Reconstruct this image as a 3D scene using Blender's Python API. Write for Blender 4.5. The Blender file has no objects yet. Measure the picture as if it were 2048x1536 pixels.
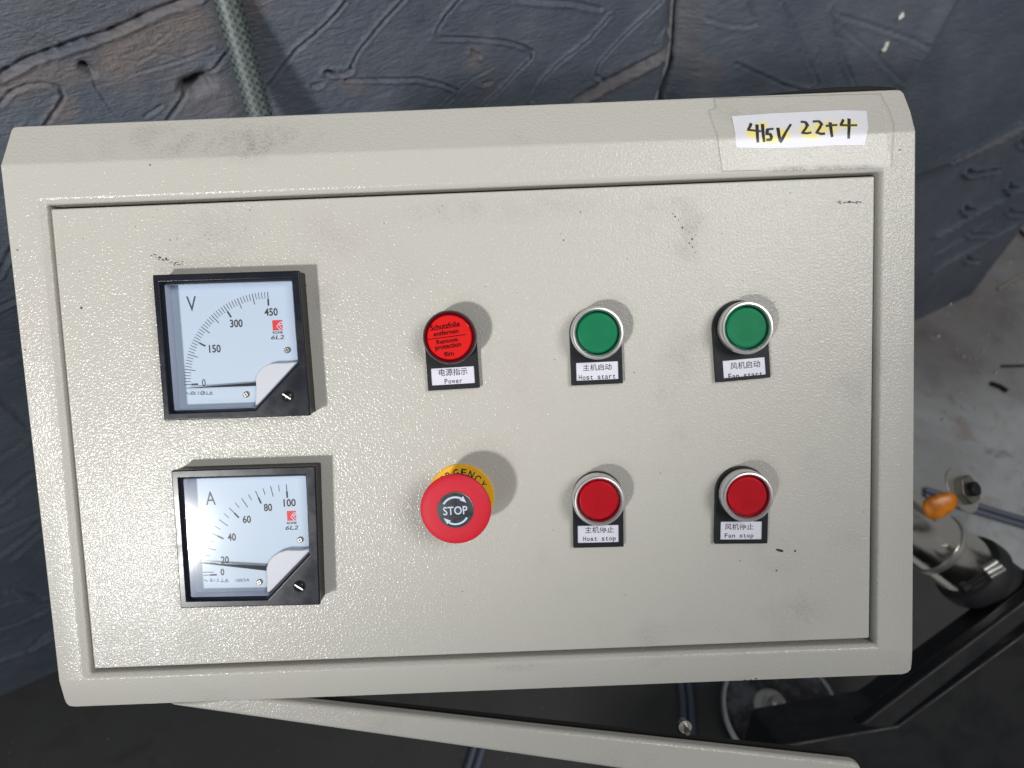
import bpy, bmesh, math, random
import numpy as np
from mathutils import Matrix, Vector, Euler

random.seed(7); rng = np.random.default_rng(7)
SC = bpy.context.scene
COL = SC.collection

# ------------------------------------------------------------------ camera
F, CX, CY = 1420.0, 1024.0, 768.0          # focal length and centre of the 2048 x 1536 photograph, in its pixels
D = 0.405                                   # camera to panel, metres
NV = (1012.0, 650.0)                        # where the panel is seen square on
def cray(u, v): return np.array([(u-CX)/F, -(v-CY)/F, -1.0])
Zp = -cray(*NV); Zp /= np.linalg.norm(Zp)
_h = np.array([math.cos(math.radians(2.2)), math.sin(math.radians(2.2)), 0]); Xp = _h-_h.dot(Zp)*Zp; Xp /= np.linalg.norm(Xp)
Yp = np.cross(Zp, Xp)
R_pc = np.array([Xp, Yp, Zp])               # camera axes -> panel axes
TILT = math.radians(40)
M_PW = Matrix.Translation((0, 0, 1.15)) @ Matrix.Rotation(TILT, 4, 'X')   # panel -> world
cam_d = bpy.data.cameras.new('camera'); cam = bpy.data.objects.new('camera', cam_d); COL.objects.link(cam)
cam_d.sensor_width = 36; cam_d.lens = F*36/2048; cam_d.clip_start = 0.02; cam_d.clip_end = 60
cam.matrix_world = M_PW @ Matrix.Translation((0, 0, D)) @ Matrix([list(r) for r in R_pc]).to_4x4()
cam_d.dof.use_dof = True; cam_d.dof.focus_distance = D; cam_d.dof.aperture_fstop = 9.0
SC.camera = cam
SC.render.resolution_x, SC.render.resolution_y = 1024, 768

# ------------------------------------------------------------------ light
W = bpy.data.worlds.new('World'); SC.world = W; W.use_nodes = True
W.node_tree.nodes['Background'].inputs[0].default_value = (0.93, 0.97, 1.0, 1)
W.node_tree.nodes['Background'].inputs[1].default_value = 0.175
def panel_dir_matrix(pos, aim=(0, 0, 0)):
    p = Vector(pos); q = (Vector(aim)-p).to_track_quat('-Z', 'Y')
    return M_PW @ (Matrix.Translation(p) @ q.to_matrix().to_4x4())
kl = bpy.data.lights.new('high_bay_lamp', 'SPOT'); kl.energy = 272; kl.shadow_soft_size = 0.11
kl.spot_size = math.radians(17.8); kl.spot_blend = .45; kl.color = (1.0, 0.985, 0.95)
ko = bpy.data.objects.new('high_bay_lamp', kl); COL.objects.link(ko)
ko.matrix_world = panel_dir_matrix((-1.50, -0.86, 2.6), (-.20, .205, 0))
al = bpy.data.lights.new('doorway_daylight', 'AREA'); al.shape = 'RECTANGLE'; al.size = 1.45; al.size_y = 1.3; al.energy = 64
al.color = (0.9, 0.95, 1.0)
al.use_nodes = True
nt = al.node_tree; em = nt.nodes['Emission']
tc = nt.nodes.new('ShaderNodeNewGeometry'); ns = nt.nodes.new('ShaderNodeTexNoise'); ns.inputs['Scale'].default_value = 3.2; ns.inputs['Detail'].default_value = 4
cr = nt.nodes.new('ShaderNodeValToRGB'); cr.color_ramp.elements[0].position = .47; cr.color_ramp.elements[0].color = (.025, .035, .05, 1); cr.color_ramp.elements[1].position = .64; cr.color_ramp.elements[1].color = (1.2, 1.2, 1.2, 1)
nt.links.new(tc.outputs['Parametric'], ns.inputs['Vector']); ds_ = nt.nodes.new('ShaderNodeVectorMath'); ds_.operation = 'DISTANCE'; ds_.inputs[1].default_value = (.5, .5, 0); nt.links.new(tc.outputs['Parametric'], ds_.inputs[0])
mr_ = nt.nodes.new('ShaderNodeMapRange'); nt.links.new(ds_.outputs['Value'], mr_.inputs[0])
for i_, q_ in zip((1, 2, 3, 4), (.1, .55, .12, -.2)): mr_.inputs[i_].default_value = q_
ad_ = nt.nodes.new('ShaderNodeMath'); nt.links.new(ns.outputs['Fac'], ad_.inputs[0]); nt.links.new(mr_.outputs[0], ad_.inputs[1]); nt.links.new(ad_.outputs[0], cr.inputs['Fac']); nt.links.new(cr.outputs['Color'], em.inputs['Color'])
# daylight from the second opening, up to the right
bl_ = bpy.data.lights.new('side_window_daylight', 'AREA'); bl_.shape = 'RECTANGLE'; bl_.size = 1.2; bl_.size_y = 1.2; bl_.energy = 50; bl_.color = (1.0, 0.98, 0.97)
bo = bpy.data.objects.new('side_window_daylight', bl_); COL.objects.link(bo); bo.matrix_world = panel_dir_matrix((.47*3.2, .22*3.2, 2.8), (.3, .3, -.5))
ao = bpy.data.objects.new('doorway_daylight', al); COL.objects.link(ao)
ao.matrix_world = panel_dir_matrix((-0.585*3.0, -0.50*3.0, 2.6))
SC.view_settings.view_transform = 'Standard'; SC.view_settings.look = 'None'
SC.view_settings.exposure = 0.0; SC.view_settings.gamma = 1.0

# ------------------------------------------------------------------ helpers
CAM_P = np.array([0, 0, D])
def P(u, v, h=0.0):
    """photograph pixel -> point (x, y, h) of the panel's frame, on the plane z = h"""
    d = R_pc @ cray(u, v); t = (h-D)/d[2]
    return np.array([d[0]*t, d[1]*t, h])
MW = np.array(M_PW); RW = MW[:3, :3] @ R_pc; CW = MW[:3, :3] @ CAM_P + MW[:3, 3]
def wray(u, v): return RW @ cray(u, v)
def on_plane(u, v, o, n):
    d = wray(u, v); return CW + d*(np.dot(np.array(o)-CW, n)/np.dot(d, n))
def at_dist(u, v, dist):
    d = wray(u, v); return CW + d*dist           # dist measured along the view axis
def floor_pt(u, v, z=0.0): return on_plane(u, v, (0, 0, z), np.array([0, 0, 1.0]))

def mesh_obj(name, verts, faces, mat=None, parent=None, smooth=False, mw=None, bevel=None, mats=None, fmat=None, seg=2):
    me = bpy.data.meshes.new(name); me.from_pydata([tuple(map(float, v)) for v in verts], [], [tuple(map(int, f)) for f in faces]); me.update()
    for m in (mats or ([mat] if mat else [])): me.materials.append(m)
    if fmat: me.polygons.foreach_set('material_index', fmat)
    o = bpy.data.objects.new(name, me); COL.objects.link(o)
    if parent: o.parent = parent
    if mw is not None: o.matrix_world = mw
    if smooth or bevel:
        me.polygons.foreach_set('use_smooth', [True]*len(me.polygons))
        me.set_sharp_from_angle(angle=math.radians(40)) if not bevel else None
    if bevel:
        b = o.modifiers.new('bevel', 'BEVEL'); b.width = bevel; b.segments = seg; b.limit_method = 'ANGLE'; b.angle_limit = math.radians(22); b.harden_normals = True
    return o
def tag(o, label=None, cat=None, group=None, kind=None):
    if label: o['label'] = label
    if cat: o['category'] = cat
    if group: o['group'] = group
    if kind: o['kind'] = kind
    return o
def empty(name, label, cat, mw, group=None):
    o = bpy.data.objects.new(name, None); COL.objects.link(o); o.matrix_world = mw; o.empty_display_size = .01
    return tag(o, label, cat, group)
class MB:
    def __init__(s): s.v = []; s.f = []
    def add(s, v, f):
        b = len(s.v); s.v += [tuple(p) for p in v]; s.f += [tuple(i+b for i in q) for q in f]; return s
    def prism(s, poly, z0, z1, bottom=True):
        n = len(poly); v = [(p[0], p[1], z0) for p in poly]+[(p[0], p[1], z1) for p in poly]
        f = [(i, (i+1) % n, n+(i+1) % n, n+i) for i in range(n)]+[tuple(range(n, 2*n))]
        if bottom: f.append(tuple(range(n-1, -1, -1)))
        return s.add(v, f)
    def box(s, x0, x1, y0, y1, z0, z1): return s.prism([(x0, y0), (x1, y0), (x1, y1), (x0, y1)], z0, z1)
    def lathe(s, prof, n=64, cx=0, cy=0, close_top=True, close_bot=False):
        m = len(prof); v = [(cx+r*math.cos(2*math.pi*i/n), cy+r*math.sin(2*math.pi*i/n), z) for (r, z) in prof for i in range(n)]
        f = [(k*n+i, k*n+(i+1) % n, (k+1)*n+(i+1) % n, (k+1)*n+i) for k in range(m-1) for i in range(n)]
        if close_top: f.append(tuple((m-1)*n+i for i in range(n)))
        if close_bot: f.append(tuple(n-1-i for i in range(n)))
        return s.add(v, f)
    def ribbon(s, pts, w, z=None, w1=None):
        """flat stroke through 2-D or 3-D points, in the xy plane, round-ish ends"""
        q = [np.array([p[0], p[1], (p[2] if len(p) > 2 else z)], float) for p in pts]; n = len(q); v = []
        for i in range(n):
            t = q[min(i+1, n-1)]-q[max(i-1, 0)]; t[2] = 0; t /= max(np.linalg.norm(t), 1e-9)
            ww = w if w1 is None else w+(w1-w)*i/max(n-1, 1)
            nrm = np.array([-t[1], t[0], 0])*ww/2; v += [q[i]-nrm, q[i]+nrm]
        return s.add(v, [(2*i, 2*i+2, 2*i+3, 2*i+1) for i in range(n-1)])
    def tube(s, pts, r, n=10, caps=True, r1=None):
        q = [np.array(p, float) for p in pts]; m = len(q); v = []; up = None
        for i in range(m):
            t = q[min(i+1, m-1)]-q[max(i-1, 0)]; t /= np.linalg.norm(t)
            if up is None:
                up = np.cross(t, [0, 0, 1.0]) if abs(t[2]) < .9 else np.cross(t, [1.0, 0, 0])
            a = up-t*np.dot(up, t); a /= np.linalg.norm(a); up = a; b = np.cross(t, a)
            rr = (r[i] if hasattr(r, '__len__') else r)
            v += [q[i]+rr*(a*math.cos(2*math.pi*k/n)+b*math.sin(2*math.pi*k/n)) for k in range(n)]
        f = [(i*n+k, i*n+(k+1) % n, (i+1)*n+(k+1) % n, (i+1)*n+k) for i in range(m-1) for k in range(n)]
        if caps: f += [tuple(n-1-k for k in range(n)), tuple((m-1)*n+k for k in range(n))]
        return s.add(v, f)
    def build(s, name, mat, parent=None, **k): return mesh_obj(name, s.v, s.f, mat, parent, **k)

# text -> triangles, fitted into a box
def text_geo(s, w, h, shear=0.0, weight=0.0, mono=False):
    """flat outline of the text s, centred on the origin and fitted into w x h"""
    V = []; Fc = []
    def one(ch):
        cu = bpy.data.curves.new('lettering', 'FONT'); cu.body = ch; cu.size = 1; cu.resolution_u = 3; cu.offset = weight; cu.shear = shear
        o = bpy.data.objects.new('lettering', cu); COL.objects.link(o); dg = bpy.context.evaluated_depsgraph_get()
        me = bpy.data.meshes.new_from_object(o.evaluated_get(dg)); vs = [v.co.copy() for v in me.vertices]; fs = [tuple(p.vertices) for p in me.polygons]
        bpy.data.objects.remove(o); bpy.data.curves.remove(cu); bpy.data.meshes.remove(me); return vs, fs
    if mono:
        wid = {'m': 1.0, 'w': 1.0, 'W': 1.0}
        for i, ch in enumerate(s):
            if ch == ' ': continue
            vs, fs = one(ch); x0 = min(v.x for v in vs); x1 = max(v.x for v in vs); cw = max(x1-x0, 1e-6)
            tw = 0.46 if ch in 'wmWM' else 0.40 if ch not in 'trifl' else 0.33
            if ch in 'il1': tw = min(tw, cw)
            b = len(V); V += [((v.x-(x0+x1)/2)/cw*tw+i*0.5, v.y) for v in vs]; Fc += [tuple(k+b for k in f) for f in fs]
    else:
        vs, fs = one(s); V = [(v.x, v.y) for v in vs]; Fc = fs
    if not V: return [], []
    A = np.array(V); lo, hi = A.min(0), A.max(0); sc = np.array([w, h])/np.maximum(hi-lo, 1e-6)
    if h is None: pass
    A = (A-(lo+hi)/2)*sc
    return A.tolist(), Fc
def put_text(mb, s, c, w, h, z, ang=0.0, **k):
    A, f = text_geo(s, w, h, **k); ca, sa = math.cos(ang), math.sin(ang)
    mb.add([(c[0]+x*ca-y*sa, c[1]+x*sa+y*ca, z) for x, y in A], f)

# ------------------------------------------------------------------ materials
def srgb(r, g, b):
    f = lambda c: (c/255/12.92) if c/255 <= .04045 else ((c/255+.055)/1.055)**2.4
    return (f(r), f(g), f(b), 1)
def mat(name, col, rough=.5, metal=0, spec=.5, **k):
    m = bpy.data.materials.new(name); m.use_nodes = True; b = m.node_tree.nodes['Principled BSDF']
    b.inputs['Base Color'].default_value = col; b.inputs['Roughness'].default_value = rough; b.inputs['Metallic'].default_value = metal
    b.inputs['Specular IOR Level'].default_value = spec
    for kk, vv in k.items(): b.inputs[kk].default_value = vv
    return m
class N:
    def __init__(s, m): s.t = m.node_tree; s.n = s.t.nodes; s.l = s.t.links; s.b = s.n['Principled BSDF']
    def new(s, t, **k):
        x = s.n.new(t)
        for kk, vv in k.items(): setattr(x, kk, vv)
        return x
    def coord(s): return s.new('ShaderNodeTexCoord').outputs['Object']
    def noise(s, vec, scale, detail=3, rough=.5, dist=0):
        x = s.new('ShaderNodeTexNoise'); x.inputs['Scale'].default_value = scale; x.inputs['Detail'].default_value = detail; x.inputs['Roughness'].default_value = rough; x.inputs['Distortion'].default_value = dist
        s.l.new(vec, x.inputs['Vector']); return x.outputs['Fac']
    def ramp(s, v, a, b, lo=0., hi=1.):
        x = s.new('ShaderNodeMapRange'); x.interpolation_type = 'SMOOTHSTEP'
        for i, q in zip((1, 2, 3, 4), (a, b, lo, hi)): x.inputs[i].default_value = q
        s.l.new(v, x.inputs[0]); return x.outputs[0]
    def math(s, op, a, b=None):
        x = s.new('ShaderNodeMath', operation=op)
        for i, q in enumerate((a, b)):
            if q is None: continue
            if isinstance(q, (int, float)): x.inputs[i].default_value = q
            else: s.l.new(q, x.inputs[i])
        return x.outputs[0]
    def mix(s, fac, a, b):
        x = s.new('ShaderNodeMix', data_type='RGBA')
        for i, q in ((0, fac), (6, a), (7, b)):
            if isinstance(q, (int, float, tuple)): x.inputs[i].default_value = q
            else: s.l.new(q, x.inputs[i])
        return x.outputs[2]
    def bump(s, h, strength, dist, prev=None):
        x = s.new('ShaderNodeBump'); x.inputs['Strength'].default_value = strength; x.inputs['Distance'].default_value = dist
        s.l.new(h, x.inputs['Height'])
        if prev is not None: s.l.new(prev, x.inputs['Normal'])
        return x.outputs[0]
    def blob(s, vec, c, r):
        a = s.new('ShaderNodeVectorMath', operation='SUBTRACT'); s.l.new(vec, a.inputs[0]); a.inputs[1].default_value = (c[0], c[1], c[2] if len(c) > 2 else 0)
        b = s.new('ShaderNodeVectorMath', operation='MULTIPLY'); s.l.new(a.outputs[0], b.inputs[0]); b.inputs[1].default_value = (1/r[0], 1/r[1], 0 if len(r) < 3 else 1/r[2])
        c_ = s.new('ShaderNodeVectorMath', operation='LENGTH'); s.l.new(b.outputs[0], c_.inputs[0])
        return s.ramp(c_.outputs['Value'], 1.0, 0.15)

PX = 1/(F/D)                                  # metres on the panel per photograph pixel
def paint_mat(name, blobs=()):
    m = mat(name, srgb(189, 187, 179), .2, spec=.27); n = N(m); v = n.coord()
    pe1 = n.noise(v, 740, 1.5, .5, .3); pe2 = n.noise(v, 1500, 1, .5)
    h = n.math('ADD', n.ramp(pe1, .3, .72), n.math('MULTIPLY', pe2, .35))
    n.l.new(n.bump(h, .52, .00022), n.b.inputs['Normal'])
    spk = n.ramp(n.noise(v, 1500, 2, .6), .62, .70)
    big = n.noise(v, 14, 4, .6); brk = n.ramp(n.noise(v, 45, 5, .65, 1.0), .36, .68, .12, 1.0)
    dirt = n.ramp(big, .55, .8, 0, .5)
    for c, r, a in blobs:
        e = n.math('MULTIPLY', n.math('MULTIPLY', n.blob(v, c, r), a*1.25), brk); dirt = n.math('MAXIMUM', dirt, e)
    grain = n.ramp(n.noise(v, 700, 3, .7), .35, .75)
    col = n.mix(n.math('MULTIPLY', dirt, n.math('ADD', n.math('MULTIPLY', grain, .75), .14)), srgb(189, 187, 179), srgb(112, 106, 100))
    col = n.mix(n.math('MULTIPLY', spk, n.math('ADD', n.math('MULTIPLY', dirt, 1.0), .16)), col, srgb(62, 58, 54))
    warm = n.ramp(n.noise(v, 9, 2), .45, .7, 0, .28)
    col = n.mix(warm, col, srgb(191, 183, 177))
    n.l.new(col, n.b.inputs['Base Color'])
    n.l.new(n.math('ADD', n.math('MULTIPLY', dirt, .3), .17), n.b.inputs['Roughness'])
    return m
def bl(u, v, ru, rv, a): p = P(u, v); return ((p[0], p[1]), (ru*PX, rv*PX), a)
M_paint = paint_mat('beige_powder_coat', [bl(470, 285, 230, 60, .75), bl(300, 270, 150, 40, .4), bl(420, 480, 150, 90, .45), bl(350, 530, 60, 40, .8), bl(1380, 470, 60, 90, .55), bl(1330, 420, 90, 40, .5),
        bl(1600, 1225, 90, 60, .35), bl(1560, 1110, 80, 70, .25), bl(660, 470, 120, 70, .35), bl(1040, 1330, 90, 16, .5), bl(1610, 340, 170, 9, 1.0), bl(1700, 338, 70, 7, 1.0), bl(650, 600, 40, 50, .4), bl(960, 420, 400, 40, .25)])
M_paint_box = paint_mat('beige_powder_coat_box')
M_black = mat('black_abs', srgb(26, 28, 38), .22, spec=.26); n = N(M_black); v = n.coord()
n.l.new(n.ramp(n.noise(v, 60, 3, .6), .35, .75, .2, .32), n.b.inputs['Roughness'])
M_body = mat('black_meter_case', srgb(40, 39, 37), .5)
M_plate = mat('dark_label_holder', srgb(34, 37, 40), .45, spec=.25); n = N(M_plate); v = n.coord()
n.l.new(n.mix(n.ramp(n.noise(v, 240, 4, .7), .5, .8, 0, .5), srgb(26, 29, 32), srgb(42, 44, 46)), n.b.inputs['Base Color'])
M_dial = mat('white_dial', srgb(178, 194, 212), .5); M_tray = mat('white_tray', srgb(190, 194, 212), .35); M_hub = mat('white_hub_cover', srgb(196, 198, 206), .4, spec=.3)  # blue sky reflection is put into the white dial's base colour
M_ink = mat('black_ink', srgb(38, 38, 40), .6); M_ink2 = mat('grey_ink', srgb(46, 50, 56), .6); M_inkred = mat('dark_red_ink', srgb(56, 0, 0), .7, spec=.1)
M_red_logo = mat('red_logo', srgb(205, 30, 40), .5); M_whiteink = mat('pale_ink', srgb(196, 208, 226), .5)
M_needle = mat('black_needle', srgb(46, 50, 54), .4)
M_steel = mat('steel', srgb(196, 194, 188), .36, metal=.85)
M_chrome = mat('satin_chrome', srgb(222, 222, 224), .34, metal=1)
M_dark = mat('black_gap', srgb(14, 14, 14), .8)
M_green = mat('green_cap', srgb(0, 118, 76), .45, spec=.2); M_redcap = mat('red_cap', srgb(176, 0, 22), .45, spec=.2)
M_capside_g = mat('green_cap_wall', srgb(0, 40, 28), .3); M_capside_r = mat('red_cap_wall', srgb(70, 4, 16), .3)
for mm, a, b in ((M_green, srgb(0, 110, 70), srgb(0, 117, 75)), (M_redcap, srgb(166, 0, 18), srgb(176, 0, 22))):
    n = N(mm); v = n.coord(); n.l.new(n.mix(n.ramp(n.noise(v, 120, 3), .3, .7), a, b), n.b.inputs['Base Color'])
M_lens = mat('red_lens', srgb(236, 16, 12), .16, spec=.5); M_lensrim = mat('dark_red_lens_rim', srgb(66, 6, 22), .08, spec=.8)
M_film = mat('red_film', srgb(208, 6, 6), .5, spec=.2)
M_stop = mat('red_mushroom', srgb(200, 32, 50), .55, spec=.3); n = N(M_stop); v = n.coord()
n.l.new(n.bump(n.noise(v, 1500, 2), .1, .0001), n.b.inputs['Normal'])
M_yellow = mat('yellow_ring', srgb(240, 184, 22), .4)
M_label = mat('white_paper_insert', srgb(214, 214, 226), .5); n = N(M_label); v = n.coord()
n.l.new(n.mix(n.noise(v, 900, 4, .7), srgb(200, 200, 214), srgb(226, 226, 236)), n.b.inputs['Base Color'])
M_screwhead = mat('nickel_screw', srgb(165, 160, 150), .35, metal=1)
# clear window: real thin acrylic, reflecting by Fresnel
def clear_mat(name, tint, rough, ior=1.49, veil=0.0):
    m = bpy.data.materials.new(name); m.use_nodes = True; t = m.node_tree; t.nodes.remove(t.nodes['Principled BSDF']); o = t.nodes['Material Output']
    a = t.nodes.new('ShaderNodeBsdfTransparent'); a.inputs[0].default_value = tint
    g = t.nodes.new('ShaderNodeBsdfGlossy'); g.inputs['Roughness'].default_value = rough
    fr = t.nodes.new('ShaderNodeFresnel'); fr.inputs[0].default_value = ior; mx = t.nodes.new('ShaderNodeMixShader')
    if veil:
        ad = t.nodes.new('ShaderNodeMath'); ad.operation = 'ADD'; ad.inputs[1].default_value = veil; t.links.new(fr.outputs[0], ad.inputs[0]); t.links.new(ad.outputs[0], mx.inputs[0])
    else: t.links.new(fr.outputs[0], mx.inputs[0])
    gm = t.nodes.new('ShaderNodeNewGeometry'); mq = t.nodes.new('ShaderNodeMapRange'); mq.inputs[3].default_value = ior; mq.inputs[4].default_value = 1/ior   # thin film: same reflectance from either side
    t.links.new(gm.outputs['Backfacing'], mq.inputs[0]); t.links.new(mq.outputs[0], fr.inputs[0])
    t.links.new(a.outputs[0], mx.inputs[1]); t.links.new(g.outputs[0], mx.inputs[2]); t.links.new(mx.outputs[0], o.inputs[0]); return m
M_glass = clear_mat('clear_acrylic', (1, 1, 1, 1), .09, 1.42)
M_glass_d = clear_mat('clear_acrylic_dusty', (1, 1, 1, 1), .12, 1.5)
M_tape = clear_mat('clear_tape', (1, 1, 1, 1), .22, 1.25)
M_sleeve = clear_mat('clear_pvc', (.92, .95, .94, 1), .4, 1.35, .03)

ID = M_PW.copy()
# ------------------------------------------------------------------ cabinet
ZF = 0.0040                                  # front frame stands proud of the door (z = 0)
cab = empty('control_cabinet', 'beige powder coated control cabinet with an inset door carrying meters and buttons', 'control cabinet', ID)
O = [P(u, v, ZF) for u, v in ((0, 331), (1832, 262), (1826, 1300), (117, 1362))]
I = [P(u, v, ZF) for u, v in ((77, 399), (1766, 336), (1755, 1296), (164, 1357))]
I2 = [np.array([p[0]*0.9985, p[1]*.997, -0.0075]) for p in I]
for k, (dx, dy) in enumerate(((.0006, -.0006), (-.0006, -.0006), (-.0006, .0006), (.0006, .0006))): I2[k] = P(*((95, 410), (1759, 344), (1748, 1287), (182, 1346))[k], .0022)
I3 = [np.array([p[0]+dx, p[1]+dy, -.0135]) for p, (dx, dy) in zip(I2, ((.0003, -.0003), (-.0003, -.0003), (-.0003, .0003), (.0003, .0003)))]
T = [P(22, 262, ZF-.011), P(25, 254.5, ZF-.0118), P(34, 252.5, ZF-.012), P(1790, 179, ZF-.0125), P(1801, 179.5, ZF-.0124), P(1808, 186, ZF-.0118), P(1822, 222, ZF-.0066)]
B = [P(127, 1397, ZF-.0055), P(131, 1407, ZF-.0068), P(138, 1413, ZF-.0078), P(150, 1414.5, ZF-.008), P(1806, 1349.5, ZF-.007), P(1817, 1346, ZF-.0066), P(1823, 1338, ZF-.006), P(1825, 1322, ZF-.003)]
def back(p, q=.10): return np.array([p[0]*.985, p[1]*.985, -q])
vs = O+I+I2+T+B+I3                               # 0-3 O, 4-7 I, 8-11 I2, 12-13 T, 14-15 B
fs = [(0, 4, 5, 1), (1, 5, 6, 2), (2, 6, 7, 3), (3, 7, 4, 0)] + [(4+i, 8+i, 8+(i+1) % 4, 4+(i+1) % 4) for i in range(4)]
fs = [tuple(reversed(f)) for f in fs[:4]]+[tuple(reversed(f)) for f in fs[4:]]
fs = [(0, 4, 5, 1)[::1], (1, 5, 6, 2), (2, 6, 7, 3), (3, 7, 4, 0), (4, 8, 9, 5), (5, 9, 10, 6), (6, 10, 11, 7), (7, 11, 8, 4), tuple(reversed([0]+list(range(12, 12+len(T)))+[1])), tuple([3]+list(range(12+len(T), 12+len(T)+len(B)))+[2])]
nT, nB = len(T), len(B); ring = list(range(12, 12+nT))[::-1]+[0, 3]+list(range(12+nT, 12+nT+nB))+[2, 1]
i3 = 12+nT+nB; fs += [(8+i, i3+i, i3+(i+1) % 4, 8+(i+1) % 4) for i in range(4)]
b0 = len(vs); vs += [back(vs[i]) for i in ring]
fs += [(ring[i], b0+i, b0+(i+1) % len(ring), ring[(i+1) % len(ring)]) for i in range(len(ring))]
mesh_obj('frame', vs, fs, M_paint, cab, bevel=.0026, seg=4)
# black seal peeping over the bent top edge
gp = [P(u, v, -.020) for u, v in ((1430, 205), (1560, 184), (1660, 174), (1740, 171), (1792, 174), (1800, 200))]
MB().prism([(p[0], p[1]) for p in reversed(gp)], -.024, -.020).build('rubber_seal', M_dark, cab, bevel=.001)
# dark body behind the frame
mb = MB(); q = [np.array([p[0]*.93, p[1]*.93]) for p in (T[1], B[1], B[-2], T[-2])]
mb.prism(q, -.16, -.0125); mb.build('rear_box', M_dark, cab)
DR = [P(u, v, 0) for u, v in ((99, 418), (1750, 352), (1739, 1277), (188, 1338))]
mb = MB(); mb.prism([(p[0], p[1]) for p in reversed(DR)], -.0075, 0, bottom=False)
mb.build('door', M_paint, cab, bevel=.0011, seg=3)
# chipped corners and scuffs
mb = MB()
def patch(u, v, h, pts, lift=.00006):
    c = P(u, v, h); mb.add([(c[0]+x*PX, c[1]-y*PX, h+lift) for x, y in pts], [tuple(range(len(pts)))[::-1]])
patch(1560, 1101, 0, [(-9, -4), (0, -3), (7, 0), (6, 4), (-3, 2), (-8, -1)])
patch(1590, 1102, 0, [(-2, -2), (2, -2), (2, 2), (-1, 2)])
for (u, v, r) in ((1384, 478, 4), (1379, 486, 3), (1392, 470, 2), (1161, 424, 2), (163, 616, 4), (1127, 480, 3), (1553, 1141, 3), (1268, 745, 2), (676, 640, 2), (1727, 1024, 2), (1350, 433, 3), (1345, 428, 2), (1357, 440, 2), (1365, 455, 3), (1385, 494, 2), (340, 480, 2), (410, 470, 2), (500, 420, 2), (1480, 1122, 2), (885, 1190, 1.5), (1600, 1180, 1.5), (1250, 1190, 1.5), (1620, 640, 2), (1680, 760, 1.5)):
    patch(u, v, 0, [(r*random.uniform(.4, .9)*math.cos(a), r*random.uniform(.3, .8)*math.sin(a)) for a in np.linspace(0, 6.28, 8)[:-1]])
for k in range(100):
    u, v = (random.gauss(470, 160), random.gauss(480, 60)) if k < 55 else (random.uniform(700, 1720), random.uniform(380, 1240)); r = random.uniform(.6, 1.5)
    patch(u, v, 0, [(r*random.uniform(.5, 1)*math.cos(a), r*random.uniform(.5, 1)*math.sin(a)) for a in np.linspace(0, 6.28, 7)[:-1]])
for k in range(50):                          # broken squiggle above the first meter
    t = random.random()**1.3; u = 306+60*t+random.gauss(0, 3); v = 512+18*t+random.gauss(0, 2.5); r = random.uniform(.6, 2.2)
    patch(u, v, 0, [(r*math.cos(a), r*.7*math.sin(a)) for a in np.linspace(0, 6.28, 6)[:-1]])
for k in range(26):                          # faint broken scratch near the right edge
    u = random.uniform(1672, 1728); v = 405+random.gauss(0, 1.2)-(u-1672)*.03
    patch(u, v, 0, [(-2, -.6), (2, -.5), (1.6, .7), (-1.8, .6)])
for u, v, r in ((1502, 1360, 2), (1490, 1361, 3), (1512, 1358, 3), (35, 500, 2), (300, 330, 2), (50, 700, 2), (1800, 300, 2)): patch(u, v, ZF, [(-r, -1), (r, -1.4), (r*.8, 1.2), (-r*.7, 1)], -.0002 if v > 1340 else .00008)
tag(mb.build('scuff_mark', M_ink, cab), kind='stuff')
mb = MB()
def chip(pts, h): mb.add([P(u, v, h) for u, v in pts], [tuple(range(len(pts)))])
chip([(96, 428), (90, 432), (88, 440), (92, 452), (96, 448)], -.0008); chip([(1758, 362), (1763, 364), (1762, 378), (1757, 382), (1756, 372)], -.0008)
chip([(181, 1326), (187, 1325), (187, 1338), (182, 1338)], -.001); chip([(78, 407), (84, 404), (110, 408), (96, 412), (86, 411)], .0002)
chip([(1735, 341), (1757, 337), (1762, 344), (1757, 356), (1754, 346), (1740, 344)], .0002); chip([(1752, 1278), (1758, 1284), (1756, 1284), (1750, 1281)], .0002)
tag(mb.build('paint_chip', M_dark, cab), kind='stuff')

# ------------------------------------------------------------------ draping on the frame and its bent top
def drape(u, v, lift=0.0):
    d = R_pc @ cray(u, v)
    tt = np.linalg.norm(d)
    p1 = P(u, v, ZF)
    nrm = np.cross(O[1]-O[0], (T[2]+T[3])/2-O[0]); nrm /= np.linalg.norm(nrm)
    if nrm[2] < 0: nrm = -nrm
    t2 = np.dot(O[0]-CAM_P, nrm)/np.dot(d, nrm); p2 = CAM_P+d*t2
    e = O[1]-O[0]; side = e[0]*(p1[1]-O[0][1])-e[1]*(p1[0]-O[0][0])
    # soft bend over about 3 mm
    s = side/np.linalg.norm(e); w = min(max((s+.0016)/.0032, 0), 1)
    p = p1 if s <= 0 else p2
    if abs(s) < .0016: p = p + np.array([0, 0, -.0002*(1-abs(s)/.0016)])
    n_ = np.array([0, 0, 1.0])*(1-w)+nrm*w
    return p+n_*lift
def zp(origin, k): return lambda x, y: (origin[0]+x/k, origin[1]+y/k)
zl = zp((1380, 170), 4.267)
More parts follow.
